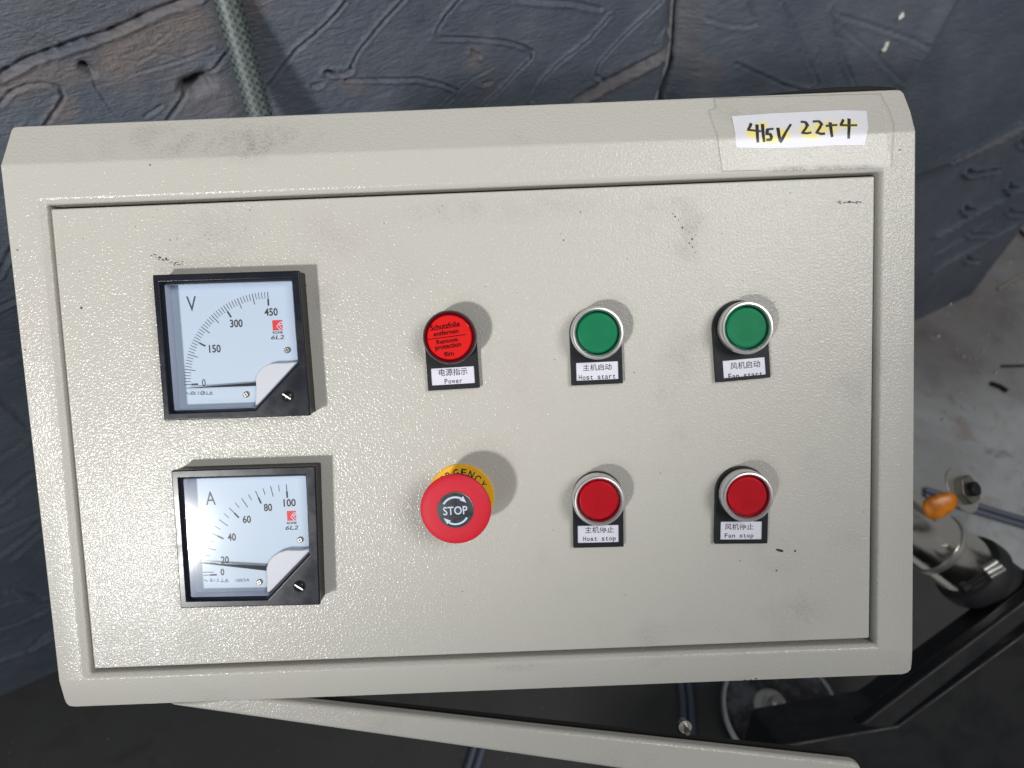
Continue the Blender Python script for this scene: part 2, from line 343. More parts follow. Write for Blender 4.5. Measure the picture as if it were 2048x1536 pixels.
def draped_patch(mb, top, bot, n, m, lift):
    """grid between an upper and a lower edge given as pixel polylines"""
    def samp(pl, t):
        L = [0]; 
        for a, b in zip(pl[:-1], pl[1:]): L.append(L[-1]+math.dist(a, b))
        x = t*L[-1]
        for i in range(len(pl)-1):
            if x <= L[i+1]+1e-9:
                f = (x-L[i])/(L[i+1]-L[i]); return (pl[i][0]+f*(pl[i+1][0]-pl[i][0]), pl[i][1]+f*(pl[i+1][1]-pl[i][1]))
        return pl[-1]
    vv = []
    for j in range(m+1):
        for i in range(n+1):
            a = samp(top, i/n); b = samp(bot, i/n); f = j/m
            vv.append(drape(*zl(a[0]+(b[0]-a[0])*f, a[1]+(b[1]-a[1])*f), lift))
    mb.add(vv, [(j*(n+1)+i, (j+1)*(n+1)+i, (j+1)*(n+1)+i+1, j*(n+1)+i+1) for j in range(m) for i in range(n)])
M_paper = mat('white_paper', srgb(222, 222, 230), .45)
pap = empty('paper_label', 'white paper slip with handwritten 415V 22+4 taped on the upper right corner', 'paper label', ID)
mb = MB(); draped_patch(mb, [(355, 268), (700, 244), (1120, 224), (1280, 216), (1508, 222), (1520, 370)], [(385, 420), (393, 535), (660, 541), (920, 535), (1250, 515), (1490, 515)], 60, 28, .0002)
yel = MB()
pm = N(M_paper); v = pm.coord(); ycol = None; yf = None
for (x, y, rx, ry) in ((530, 410, 80, 80), (680, 460, 120, 60), (800, 420, 80, 80), (990, 390, 90, 80), (1110, 370, 90, 90), (1200, 360, 80, 90), (1340, 340, 130, 60), (620, 340, 70, 40), (1040, 440, 110, 30)):
    c = drape(*zl(x, y)); e = pm.blob(v, (c[0], c[1]), (rx/4.267*PX*1.05, ry/4.267*PX*1.05)); yf = e if yf is None else pm.math('MAXIMUM', yf, e)
pm.l.new(pm.mix(pm.math('MULTIPLY', yf, .95), pm.mix(pm.noise(v, 700, 4, .7), srgb(212, 212, 222), srgb(232, 232, 238)), srgb(244, 228, 120)), pm.b.inputs['Base Color'])
mb.build('paper', M_paper, pap, smooth=True)
mb = MB()
for st in ([(522, 330), (512, 360), (495, 390), (545, 396), (604, 402)], [(570, 340), (573, 410), (578, 492)], [(617, 336), (622, 410), (632, 488)],
           [(660, 380), (655, 425), (685, 425), (695, 445), (688, 468), (650, 470)], [(655, 388), (712, 380)], [(748, 368), (758, 430), (772, 486), (810, 420), (862, 338)],
           [(942, 322), (985, 326), (1002, 350), (985, 380), (958, 414), (1000, 418), (1036, 410)], [(1046, 320), (1098, 318), (1122, 340), (1105, 375), (1080, 412), (1115, 420), (1152, 418)],
           [(1158, 358), (1205, 352), (1256, 348)], [(1194, 322), (1202, 385), (1212, 446)], [(1310, 298), (1298, 325), (1284, 350), (1350, 352), (1425, 350)], [(1356, 290), (1356, 370), (1352, 460)]):
    dense = []
    for a, b in zip(st[:-1], st[1:]):
        for t in np.linspace(0, 1, 7)[:-1]: dense.append((a[0]+(b[0]-a[0])*t, a[1]+(b[1]-a[1])*t))
    dense.append(st[-1]); mb.ribbon([drape(*zl(*p), .00035) for p in dense], .0019, w1=.0015)
mb.build('handwriting', M_ink, pap)
tp = empty('clear_tape', 'strip of clear sticky tape holding the white paper slip on the cabinet corner', 'tape', ID)
mb = MB(); draped_patch(mb, [(205, 122), (900, 100), (1625, 82)], [(272, 737), (900, 725), (1712, 704)], 60, 40, .00055); mb.build('tape_film', M_tape, tp, smooth=True)
M_tapeedge = mat('dirty_tape_edge', srgb(108, 100, 92), .6)
mb = MB()
for pl in ([(203, 120), (900, 99), (1625, 80), (1650, 140), (1690, 210), (1738, 350), (1730, 520), (1715, 705)], [(203, 120), (216, 205), (158, 222), (190, 330), (234, 450), (232, 460), (252, 600), (272, 738), (600, 728)]):
    dn = []
    for a, b in zip(pl[:-1], pl[1:]): dn += [(a[0]+(b[0]-a[0])*t, a[1]+(b[1]-a[1])*t) for t in np.linspace(0, 1, 9)[:-1]]
    dn.append(pl[-1]); mb.ribbon([drape(*zl(*p), .0006) for p in dn], .00015)
mb.build('tape_edge', M_tapeedge, tp)

# ------------------------------------------------------------------ panel meters
def panel_root(name, label, cat, x, y, group=None): return empty(name, label, cat, M_PW @ Matrix.Translation((x, y, 0)), group)
HB, HW, HD = .013, .0100, .0022               # bezel front, window, dial heights
def build_meter(name, label, zf, quad, win, arc, marks, texts, symbols, logo, needle, hub, screws, bscrew, group):
    Q = [P(*zf(*p), HB) for p in quad]; cx = sum(q[0] for q in Q)/4; cy = sum(q[1] for q in Q)/4
    r = panel_root(name, label, 'panel meter', cx, cy, group)
    L = lambda x, y, h: P(*zf(x, y), h)-np.array([cx, cy, 0])
    q = [L(*p, HB) for p in quad]; q = [q[0], q[1], q[2], q[3]]
    w = [L(*p, HW) for p in win]; cw = sum(w)/5
    op = [np.array([(p[0]-cw[0])*1.045+cw[0], (p[1]-cw[1])*1.045+cw[1], HB]) for p in w]
    lip = [np.array([(p[0]-cw[0])*1.02+cw[0], (p[1]-cw[1])*1.02+cw[1], HB-.0012]) for p in w]
    inn = [np.array([p[0], p[1], HW-.0002]) for p in w]
    mid = [np.array([p[0], p[1], .0105]) for p in q]
    vs = q+op+lip+inn+mid                     # 0-3, 4-8, 9-13, 14-18, 19-22
    fs = [(0, 4, 5, 1), (1, 5, 6, 2), (2, 6, 7), (2, 7, 8, 3), (3, 8, 4, 0)]
    fs += [(4+i, 9+i, 9+(i+1) % 5, 4+(i+1) % 5) for i in range(5)]+[(9+i, 14+i, 14+(i+1) % 5, 9+(i+1) % 5) for i in range(5)]
    fs += [(i, (i+1) % 4, 19+(i+1) % 4, 19+i) for i in range(4)]
    mesh_obj('bezel', vs, fs, M_black, r, bevel=.0007, seg=2)
    mb = MB(); mb.prism([(p[0]*.988, p[1]*.988) for p in reversed(q)], .00005, .0106); 
    # case walls only (open front), so that the dial can sit inside
    n_ = 4; mb = MB(); o4 = [(p[0]*.99, p[1]*.99) for p in q]
    mb.add([(*p, .00005) for p in o4]+[(*p, .0107) for p in o4], [(i, i+4, (i+1) % 4+4, (i+1) % 4) for i in range(4)])
    mb.build('case', M_body, r, bevel=.0008)
    mb = MB(); mb.add([(p[0], p[1], HW-.0004) for p in w]+[(p[0], p[1], HD-.0003) for p in w], [(i, (i+1) % 5, 5+(i+1) % 5, 5+i) for i in range(5)]); mb.build('inner_wall', M_tray, r)
    dial = MB().prism([(p[0], p[1]) for p in reversed(w)], HD-.0008, HD, bottom=False).build('dial', M_dial, r)
    # scale
    (ax, ay), R = arc; c = L(ax, ay, HD); k = np.linalg.norm(L(ax+100, ay, HD)-c)/100; R *= k
    th = MB(); z = HD+.00008
    for ang, kind in marks:
        a = math.radians(ang); u = np.array([-math.cos(a), math.sin(a)])
        ln = {'s': 58, 'm': 94, 'l': 120}[kind]*k
        if kind == 'l': MB().ribbon([c[:2]+u*(R-62*k), c[:2]+u*(R-ln)], 15*k, z).build('main_scale_mark', M_ink2, dial); ln = 64*k
        th.ribbon([c[:2]+u*R, c[:2]+u*(R-ln)], (5.2 if kind == 's' else 6.4)*k, z)
    tag(th.build('scale_mark', M_ink2, dial), kind='stuff')
    for s, (x, y), ww, hh, kw in texts:
        mb = MB(); put_text(mb, s, L(x, y, HD)[:2], ww*k, hh*k, z, **kw); mb.build('numeral' if s[0].isdigit() and len(s) < 4 and s != '6L2' else 'lettering', M_ink2 if s in 'VA' else M_ink, dial)
    mb = MB()
    for s in symbols:
        if s[0] == 'T': put_text(mb, s[1], L(*s[2], HD)[:2], s[3]*k, s[4]*k, z)
        else:
            for pl in s[1]: mb.ribbon([L(x, y, HD)[:2] for x, y in pl], 5*k, z)
    mb.build('symbol', M_ink2, dial)
    x0, y0, x1, y1 = logo; A = L(x0, y0, HD); Bc = L(x1, y1, HD)
    MB().add([(A[0], Bc[1], z), (Bc[0], Bc[1], z), (Bc[0], A[1], z), (A[0], A[1], z)], [(0, 1, 2, 3)]).build('logo', M_red_logo, dial)
    g = lambda fx, fy: (A[0]+(Bc[0]-A[0])*fx, A[1]+(Bc[1]-A[1])*fy)
    mb = MB(); mb.ribbon([g(.80, .98), g(.42, .62), g(.72, .26), g(.9, .17), g(1.0, .26), g(.94, .42), g(.74, .46), g(.64, .44)], .00042, z+.00006); mb.ribbon([g(.68, .5), g(1.0, .9)], .00034, z+.00006)
    mb.build('logo_mark', M_whiteink, dial)
    # needle, shade plate and its hub cover
    (nx0, ny0), (nx1, ny1), wb = needle; a = L(nx0, ny0, .0045); b = L(nx1, ny1, .0045); t = b-a; t /= np.linalg.norm(t); nn = np.array([-t[1], t[0], 0])
    e = b+t*.004
    MB().add([a-nn*.00015, e-nn*wb*k*.5, e+nn*wb*k*.5, a+nn*.00015, e+np.array([0, 0, .0007]), a+np.array([0, 0, .0003])], [(0, 1, 4, 5), (5, 4, 2, 3), (0, 5, 3), (1, 2, 4)]).build('needle', M_needle, r)
    hz = .0062; hp = [L(*p, hz) for p in hub]
    mb = MB(); mb.prism([(p[0], p[1]) for p in reversed(hp)] if np.cross((hp[1]-hp[0])[:2], (hp[2]-hp[1])[:2]) < 0 else [(p[0], p[1]) for p in hp], HD, hz); mb.build('hub_cover', M_hub, r, bevel=.0006)
    for p in screws:
        cc = L(*p, HD+.001); mb = MB(); mb.lathe([(.0017, HD), (.0017, HD+.0008), (.0012, HD+.0013), (.0006, HD+.0013)], 20, cc[0], cc[1])
        s_ = mb.build('dial_screw', M_screwhead, r, smooth=True); m2 = MB()
        m2.ribbon([(cc[0]-.001, cc[1]-.0005), (cc[0]+.001, cc[1]+.0005)], .00045, HD+.00138); m2.ribbon([(cc[0]-.0005, cc[1]+.001), (cc[0]+.0005, cc[1]-.001)], .00045, HD+.00139); m2.build('slot', M_body, s_)
    cc = L(*bscrew, HB); mb = MB(); mb.lathe([(.0035, HB+.00005), (.0035, HB-.0004+.0006), (.0029, HB+.00025)], 28, cc[0], cc[1], close_top=True)
    s_ = mb.build('zero_screw', M_dark, r, smooth=True)
    m2 = MB(); m2.lathe([(.0027, HB+.0003), (.0026, HB+.0009), (.0016, HB+.0014), (.0005, HB+.0016)], 28, cc[0], cc[1]); m2.build('screw_head', M_chrome if False else M_black, s_, smooth=True)
    m2 = MB(); d_ = np.array([math.cos(math.radians(-35)), math.sin(math.radians(-35))])*.0026; m2.ribbon([cc[:2]-d_, cc[:2]+d_], .0007, HB+.00168); m2.build('slot', M_steel, s_)
    MB().add([(p[0], p[1], HW) for p in w], [(4, 3, 2, 1, 0)]).build('window', M_glass, r)
    return r
zv = zp((280, 510), 4.3875); za = zp((320, 890), 4.389)
marksV = [(2*i, 'l' if i % 15 == 0 else ('m' if i % 5 == 0 else 's')) for i in range(46)]
def tri(x, y, s): return [(x-s, y+s*.8), (x, y-s*.8), (x+s, y+s*.8), (x-s, y+s*.8)]
def circ(x, y, r): return [(x+r*math.cos(a), y+r*math.sin(a)) for a in np.linspace(0, 6.2832, 15)]
def tilde(x, y, w): return [(x+w*(t-.5), y-7*math.sin(t*6.283)) for t in np.linspace(0, 1, 11)]
symV = [('L', [tilde(420, 1215, 34), [(448, 1222), (448, 1205), (455, 1200), (470, 1200), (475, 1205), (475, 1222)], [(442, 1223), (480, 1223)], [(452, 1211), (470, 1211)], circ(550, 1211, 17), [(532, 1222), (568, 1200)], [(545, 1211), (562, 1211)],
               [(588, 1198), (588, 1222)], [(574, 1222), (602, 1222)], tri(624, 1211, 17), [(624, 1204), (624, 1218)]]), ('T', '1.5', (502, 1212), 38, 25)]
build_meter('voltmeter', 'square black framed voltmeter scaled 0 to 450 with needle at zero', zv,
    [(107, 175), (1395, 135), (1495, 1410), (210, 1455)], [(212, 262), (1330, 228), (1383, 935), (1010, 1340), (300, 1365)], ((1172, 1108), 782), marksV,
    [('V', (452, 428), 84, 130, {}), ('450', (1150, 500), 116, 68, {'weight': .022}), ('300', (845, 600), 110, 70, {'weight': .022}), ('150', (657, 822), 102, 70, {'weight': .022}), ('0', (560, 1120), 32, 62, {'weight': .005}),
     ('RONE', (1210, 680), 88, 22, {'weight': .02}), ('6L2', (1207, 722), 114, 36, {'weight': .012, 'shear': .2})],
    symV, (1160, 573, 1253, 660), ((405, 1168), (1005, 1135), 30),
    [(1008, 1342), (1018, 1180), (1012, 1085), (1030, 1035), (1070, 990), (1120, 962), (1170, 950), (1290, 946), (1383, 936)], [(1290, 835), (928, 1225)], (1295, 1240), 'panel meters on the cabinet door')
ang = lambda v: 8.5+(v-20)*81.5/80
marksA = [(0, 'l'), (2.0, 'm'), (8.5, 'l')]+[(ang(v), 'l' if v % 20 == 0 else ('m' if v % 10 == 0 else 's')) for v in range(25, 101, 5)]
symA = [('L', [tilde(402, 1190, 36), [(440, 1172), (462, 1178), (440, 1184)], [(440, 1190), (462, 1190)], [(440, 1196), (462, 1200)], [(546, 1172), (546, 1200)], [(530, 1200), (562, 1200)], tri(587, 1187, 18), [(587, 1178), (587, 1196)]]), ('T', '1.5', (496, 1187), 44, 26), ('T', '100/5A', (725, 1186), 120, 28)]
build_meter('ammeter', 'square black framed ammeter scaled 0 to 100 with white glare on its window', za,
    [(97, 225), (1365, 185), (1405, 1405), (180, 1435)], [(203, 300), (1278, 272), (1308, 935), (945, 1325), (272, 1337)], ((1160, 1112), 782), marksA,
    [('A', (444, 468), 86, 118, {}), ('100', (1138, 507), 106, 68, {'weight': .022}), ('80', (948, 548), 72, 68, {'weight': .022}), ('60', (762, 652), 72, 68, {'weight': .022}), ('40', (630, 808), 72, 68, {'weight': .022}), ('20', (570, 1008), 70, 66, {'weight': .022}), ('0', (548, 1115), 33, 62, {'weight': .022}),
     ('RONE', (1158, 684), 84, 22, {'weight': .02}), ('6L2', (1157, 726), 112, 36, {'weight': .012, 'shear': .2})],
    symA, (1113, 580, 1197, 662), ((350, 1035), (930, 1083), 46),
    [(935, 1322), (938, 1200), (932, 1085), (950, 1030), (990, 980), (1040, 945), (1110, 925), (1250, 925), (1308, 912), (1308, 936)], [(1228, 835), (870, 1207)], (1225, 1240), 'panel meters on the cabinet door')

# ------------------------------------------------------------------ buttons and lamp
def holder(r, cx, cy, corners, lab, text_cn, text_en, cn_box, en_box, clip=False, hp=.0034):
    """dark label holder with its paper insert; corners: lower left / lower right pixels of its front face"""
    a, b = P(*corners[0], hp), P(*corners[1], hp); e = b-a; an = math.atan2(e[1], e[0]); hw = np.linalg.norm(e)/2; ca, sa = math.cos(an), math.sin(an)
    def loc(p): x, y = p[0]-cx, p[1]-cy; return (x*ca+y*sa, -x*sa+y*ca)
    def glo(x, y): return (x*ca-y*sa, x*sa+y*ca)
    la, lb = loc(a), loc(b); x0, x1, yb = la[0], lb[0], (la[1]+lb[1])/2; mx = (x0+x1)/2
    L4 = [loc(P(*p, hp)) for p in lab]; lx0, lx1 = (L4[0][0]+L4[3][0])/2, (L4[1][0]+L4[2][0])/2; ly1, ly0 = (L4[0][1]+L4[1][1])/2, (L4[2][1]+L4[3][1])/2
    out = [(x0, yb), (x1, yb)]+[(mx+hw*math.cos(t), hw*math.sin(t)) for t in np.linspace(0, math.pi, 33)]
    mb = MB(); mb.prism([glo(*p) for p in out], .00005, hp-.0008)
    rim = [(x0, x1, yb, ly0), (x0, lx0, ly0, ly1), (lx1, x1, ly0, ly1)]
    o = mb.build('label_holder', M_plate, r, bevel=.0005)
    # raised face with a window for the insert
    top = [(x1, ly1)]+[(mx+hw*math.cos(t), hw*math.sin(t)) for t in np.linspace(0, math.pi, 33)]+[(x0, ly1)]
    mb = MB(); vs = [(x0, yb), (x1, yb), (x1, ly1), (lx1, ly1), (lx1, ly0), (lx0, ly0), (lx0, ly1), (x0, ly1)]
    # U-shaped lower rim + upper face, one closed solid
    full = [(x0, yb), (x1, yb)]+[(mx+hw*math.cos(t), hw*math.sin(t)) for t in np.linspace(0, math.pi, 33)]
    inn = [(lx0, ly0), (lx1, ly0), (lx1, ly1), (lx0, ly1)]
    n = len(full); V = [(*glo(*p), hp) for p in full]+[(*glo(*p), hp-.0008) for p in full]+[(*glo(*p), hp) for p in inn]+[(*glo(*p), hp-.0009) for p in inn]
    Fc = [(i, (i+1) % n, n+(i+1) % n, n+i)[::-1] for i in range(n)]
    k = 2*n; Fc += [(k+i, k+4+i, k+4+(i+1) % 4, k+(i+1) % 4)[::-1] for i in range(4)]
    half = 2+16
    Fc += [(0, 1, k+1, k), tuple([1]+list(range(2, half+1))+[k+2, k+1]), tuple(list(range(half, n))+[0, k, k+3, k+2])]
    mesh_obj('holder_face', V, Fc, M_plate, o, bevel=.0003)
    zz = hp-.00075
    ins = MB().prism([glo(*p) for p in inn], hp-.0009, zz, bottom=False).build('label_insert', M_label, r)
    for s, (bx0, by0, bx1, by1), mono, wt in ((text_cn, cn_box, False, .008), (text_en, en_box, True, .012)):
        q = [loc(P(x, y, hp)) for x, y in ((bx0, by0), (bx1, by0), (bx1, by1), (bx0, by1))]; c = glo(sum(p[0] for p in q)/4, sum(p[1] for p in q)/4)
        mb = MB(); put_text(mb, s, c, q[1][0]-q[0][0], q[0][1]-q[3][1], zz+.00006, an, mono=mono, weight=wt); mb.build('lettering', M_ink, ins)
def arcbox(zf, x0, y0, x1, y1): return (*zf(x0, y0), *zf(x1, y1))
def push_button(name, label, zf, disc, cap, side, corners, lab, cn, en, cnb, enb):
    c = P(*zf(*disc), .0118); cx, cy = c[0], c[1]; r = panel_root(name, label, 'push button', cx, cy, 'push buttons on the cabinet door')
    MB().lathe([(.0142, .0034), (.0142, .005), (.0134, .0052)], 64).build('gasket', M_dark, r, smooth=True)
    prof = [(.0134, .0048), (.0145, .0052), (.0147, .0095), (.0147, .0118), (.0144, .0129), (.0138, .0136), (.0131, .0137), (.0124, .0132), (.0121, .0124), (.0121, .009)]
    MB().lathe(prof, 72, close_top=False).build('ring', M_chrome, r, smooth=True)
    MB().lathe([(.0121, .0088), (.0114, .0090), (.0112, .0092)], 64, close_top=True).build('cap_seat', side, r)
    MB().lathe([(.0114, .0090), (.0113, .0108), (.01075, .0114), (.0103, .0116), (.0098, .01155), (.006, .01162)], 64).build('cap', cap, r, smooth=True)
    holder(r, cx, cy, [zf(*p) for p in corners], [zf(*p) for p in lab], cn, en, arcbox(zf, *cnb), arcbox(zf, *enb))
    return r
z5 = zp((1110, 580), 7.316); z6 = zp((1400, 580), 7.315); z7 = zp((1110, 910), 7.316); z8 = zp((1390, 910), 7.314)
push_button('push_button', 'green push button with chrome ring above label 主机启动 Host start', z5, (624, 628), M_green, M_capside_g, [(243, 1400), (995, 1366)], [(308, 1072), (925, 1040), (930, 1308), (315, 1326)], '主机启动', 'Host start', (410, 1085, 832, 1180), (350, 1232, 885, 1308))
push_button('push_button', 'green push button with chrome ring above label 风机启动 Fan start cut off below', z6, (686, 552), M_green, M_capside_g, [(240, 1355), (1035, 1281)], [(340, 1028), (955, 993), (968, 1240), (343, 1290)], '风机启动', 'Fan start', (448, 1045, 888, 1150), (420, 1203, 915, 1290))
push_button('push_button', 'red push button with chrome ring above label 主机停止 Host stop', z7, (642, 665), M_redcap, M_capside_r, [(272, 1362), (1006, 1344)], [(330, 1040), (930, 1027), (936, 1282), (338, 1290)], '主机停止', 'Host stop', (440, 1052, 865, 1148), (412, 1192, 892, 1282))
push_button('push_button', 'red push button with chrome ring above label 风机停止 Fan stop', z8, (770, 605), M_redcap, M_capside_r, [(290, 1302), (1062, 1296)], [(375, 982), (980, 972), (985, 1235), (378, 1246)], '风机停止', 'Fan stop', (440, 1010, 862, 1100), (440, 1150, 862, 1232))

z3 = zp((800, 580), 6.98)
c = P(*z3(690, 660), .0165); lx, ly = c[0], c[1]; r = panel_root('indicator_lamp', 'red power indicator lamp with protective film printed Schutzfolie entfernen', 'indicator lamp', lx, ly)
MB().lathe([(.0138, .0034), (.0138, .0065), (.0130, .007)], 64).build('collar', M_plate, r, smooth=True)
MB().lathe([(.0136, .0058), (.0146, .0064), (.0149, .010), (.0149, .0135), (.0146, .0152), (.0140, .0160), (.0131, .0161), (.0126, .0155), (.0123, .0150)], 72, close_top=False).build('lens_rim', M_lensrim, r, smooth=True)
MB().lathe([(.0126, .0140), (.0123, .0158), (.0119, .0164), (.010, .01655)], 64).build('lens', M_lens, r, smooth=True)
film = MB().lathe([(.0119, .01660), (.0117, .01672)], 64).build('film', M_film, r)
holder(r, lx, ly, [z3(392, 1409), z3(1114, 1365)], [z3(425, 1105), z3(1030, 1060), z3(1045, 1297), z3(447, 1340)], '电源指示', 'Power', arcbox(z3, 540, 1095, 940, 1195), arcbox(z3, 620, 1235, 866, 1305))
mb = MB(); zt = .01680
for s, (x, y), ww, hh in (('Schutzfolie', (628, 500), 415, 82), ('entfernen', (640, 592), 350, 66), ('Remove', (657, 708), 300, 62), ('protection', (672, 792), 365, 88), ('film', (682, 890), 135, 66)):
    p = P(*z3(x, y), zt); k = PX/6.98*(1-zt/D); put_text(mb, s, (p[0]-lx, p[1]-ly), ww*k, hh*k, zt, math.radians(6.5), weight=.022)
mb.build('lettering', M_inkred, film)
mb = MB(); mb.ribbon([(P(*z3(x, y), zt)-np.array([lx, ly, 0]))[:2] for x, y in ((385, 692), (915, 622))], .0004, zt); mb.build('divider_line', M_inkred, film)

z4 = zp((800, 890), 6.98)
HS = .0275; c = P(*z4(776, 905), HS); ex, ey = c[0], c[1]; r = panel_root('emergency_stop', 'large red mushroom emergency stop button with STOP printed on its dark centre', 'emergency stop', ex, ey)
# yellow ring with its circular lettering
yc = P(*z4(852, 728), .0012); yo = np.array([yc[0]-ex, yc[1]-ey]); RY = .0190
yr = MB().lathe([(RY+.0002, .00005), (RY+.0002, .0010), (RY-.0003, .0013)], 80, *yo).build('legend_ring', M_yellow, r)
mb = MB(); word = 'EMERGENCY'
for i, ch in enumerate(word):
    a = math.radians(81.4-(i-5)*17.5); A, f = text_geo(ch, .0031, .0042, weight=.02); rr = RY-.0044; ca, sa = math.cos(a-math.pi/2), math.sin(a-math.pi/2)
    mb.add([(yo[0]+rr*math.cos(a)+x*ca-y*sa, yo[1]+rr*math.sin(a)+x*sa+y*ca, .00142) for x, y in A], f)
mb.build('lettering', M_ink, yr)
MB().lathe([(.0145, .0013), (.0145, .006), (.0112, .0065), (.0108, .014)], 48).build('stem', M_body, r, smooth=True)
k = (D-HS)/F; RH = 72.6*k
MB().lathe([(.0108, .0135), (RH-.0035, .0150), (RH-.0022, .0200), (RH-.0006, .0243), (RH, .0254), (RH-.0003, .0262), (RH-.0014, .0268), (RH-.0032, .0272), (RH-.006, .0275), (.0102, HS+.0001), (.0100, HS-.0003)], 96, close_top=True).build('mushroom_head', M_stop, r, smooth=True)
MB().lathe([(.01005, HS-.0002), (.0099, HS+.0004), (.0096, HS+.0006)], 64, close_top=False).build('disc_edge', M_chrome, r, smooth=True)
M_disc = mat('dark_disc', srgb(50, 56, 62), .5, spec=.3); n = N(M_disc); v = n.coord(); n.l.new(n.mix(n.ramp(n.noise(v, 300, 4, .7), .4, .7), srgb(42, 48, 54), srgb(72, 72, 74)), n.b.inputs['Base Color'])
disc = MB().lathe([(.0097, HS), (.0096, HS+.00065), (.0090, HS+.0009)], 64).build('centre_disc', M_disc, r, smooth=True)
zt = HS+.00097; k6 = (D-zt)/F/6.98
def e4(x, y): p = P(*z4(x, y), zt); return (p[0]-ex, p[1]-ey)
mb = MB(); put_text(mb, 'STOP', e4(772, 916), 345*k6, 122*k6, zt, math.radians(1), weight=.012); mb.build('lettering', M_whiteink, disc)
mb = MB(); cx_, cy_ = 772, 918
def arc4(a0, a1, R): return [e4(cx_+R*math.cos(math.radians(a)), cy_-R*math.sin(math.radians(a))) for a in np.linspace(a0, a1, 16)]
mb.ribbon(arc4(151, 62, 188), .0010, zt); mb.ribbon(arc4(-30, -118, 188), .0010, zt)
def head(tip, b1, b2): mb.add([(*e4(*q), zt) for q in (tip, b1, b2)], [(0, 1, 2)] if np.cross(np.array(e4(*b1))-e4(*tip), np.array(e4(*b2))-e4(*tip)) > 0 else [(0, 2, 1)])
head((925, 806), (832, 770), (880, 714)); head((608, 1020), (712, 1056), (660, 1104))
mb.build('arrow', M_whiteink, disc)

# ------------------------------------------------------------------ lower beige box below the cabinet
hb = -.022
bx = empty('cabinet_box', 'beige sheet metal box edge jutting out at a slant below the control cabinet', 'metal box', ID)
e0, e1 = P(300, 1400, hb), P(1727, 1534, hb); f0, f1 = P(480, 1362, hb), P(1712, 1514, hb)
lo0, lo1 = P(300, 1402, hb), P(1729, 1600, hb)
A0 = P(330, 1411, hb); A1 = P(1240, 1540, hb); A2 = P(1728, 1612, hb); A3 = P(1724, 1534, hb); A4 = P(1708, 1527, hb); A5 = P(1000, 1450, hb); A6 = P(480, 1392, hb)
poly = [A0, A1, A2, A3, A4, A5, A6]
mb = MB(); mb.prism([(p[0], p[1]) for p in poly], hb-.009, hb); mb.build('sheet_edge', M_paint_box, bx, bevel=.003, seg=3)
mb = MB(); mb.ribbon([P(u, v, hb-.012)[:2] for u, v in ((560, 1394), (990, 1440), (1330, 1477), (1720, 1519))], .009, hb-.012); mb.build('rubber_seal', M_dark, bx)
sb = empty('hex_bolt', 'small shiny bolt standing on the upper edge of the slanted beige box', 'bolt', M_PW @ Matrix.Translation(P(1375, 1464, hb)))
mb = MB(); mb.lathe([(.003, -.012), (.003, -.006)], 6); mb.build('nut', M_steel, sb)
mb = MB(); mb.lathe([(.0042, -.006), (.0042, -.0054)], 24); mb.build('washer', M_steel, sb)
mb = MB(); mb.lathe([(.0018, -.0054), (.0018, .001), (.0011, .002)], 16); mb.build('bolt_shank', M_screwhead, sb, smooth=True)

# ------------------------------------------------------------------ floor
M_floor = mat('dusty_concrete', srgb(120, 120, 118), .42); n = N(M_floor); v = n.coord()
st1 = n.noise(v, 3.2, 6, .62, .8); st2 = n.noise(v, 11, 5, .65, .4); st3 = n.noise(v, 60, 4, .7)
col = n.mix(n.ramp(st1, .36, .64), srgb(158, 159, 159), srgb(190, 194, 195)); col = n.mix(n.ramp(st2, .52, .70, 0, .65), col, srgb(156, 142, 135)); col = n.mix(n.ramp(st2, .30, .42, .6, 0), col, srgb(116, 116, 114))
col = n.mix(n.ramp(st3, .55, .8, 0, .5), col, srgb(150, 150, 148))
wd_ = None
for u_, v_, rx in ((1850, 690, .34), (1960, 590, .36), (2060, 500, .4)):   # brown grime along the foot of the rubber
    c_ = floor_pt(u_, v_); e_ = n.blob(v, (c_[0], c_[1]), (rx, rx)); wd_ = e_ if wd_ is None else n.math('MAXIMUM', wd_, e_)
col = n.mix(n.math('MULTIPLY', wd_, n.ramp(st2, .2, .7, 1.0, .65)), col, srgb(112, 106, 104))
floor_shade = None
for u_, v_, rx, ry in ((120, 1500, .55, .40), (700, 1540, .55, .42), (1250, 1450, .40, .34), (1760, 1250, .34, .30)):   # shade round the machine, painted into the floor colour
    c_ = floor_pt(u_, v_); e_ = n.blob(v, (c_[0], c_[1]), (rx*1.25, ry*1.25)); floor_shade = e_ if floor_shade is None else n.math('MAXIMUM', floor_shade, e_)
floor_shade = n.ramp(n.math('ADD', floor_shade, n.math('MULTIPLY', n.math('SUBTRACT', st2, .5), .7)), .12, .5, 0, .93)
col = n.mix(floor_shade, col, srgb(46, 44, 42))
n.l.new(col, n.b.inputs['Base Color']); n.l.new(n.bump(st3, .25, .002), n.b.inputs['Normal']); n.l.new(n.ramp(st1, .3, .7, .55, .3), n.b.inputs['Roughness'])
m_ = 3.0; g = MB(); g.add([(-m_, -m_, 0), (m_, -m_, 0), (m_, m_, 0), (-m_, m_, 0)], [(0, 1, 2, 3)]); fl = g.build('floor', M_floor); tag(fl, 'dusty grey stained concrete floor', kind='structure')

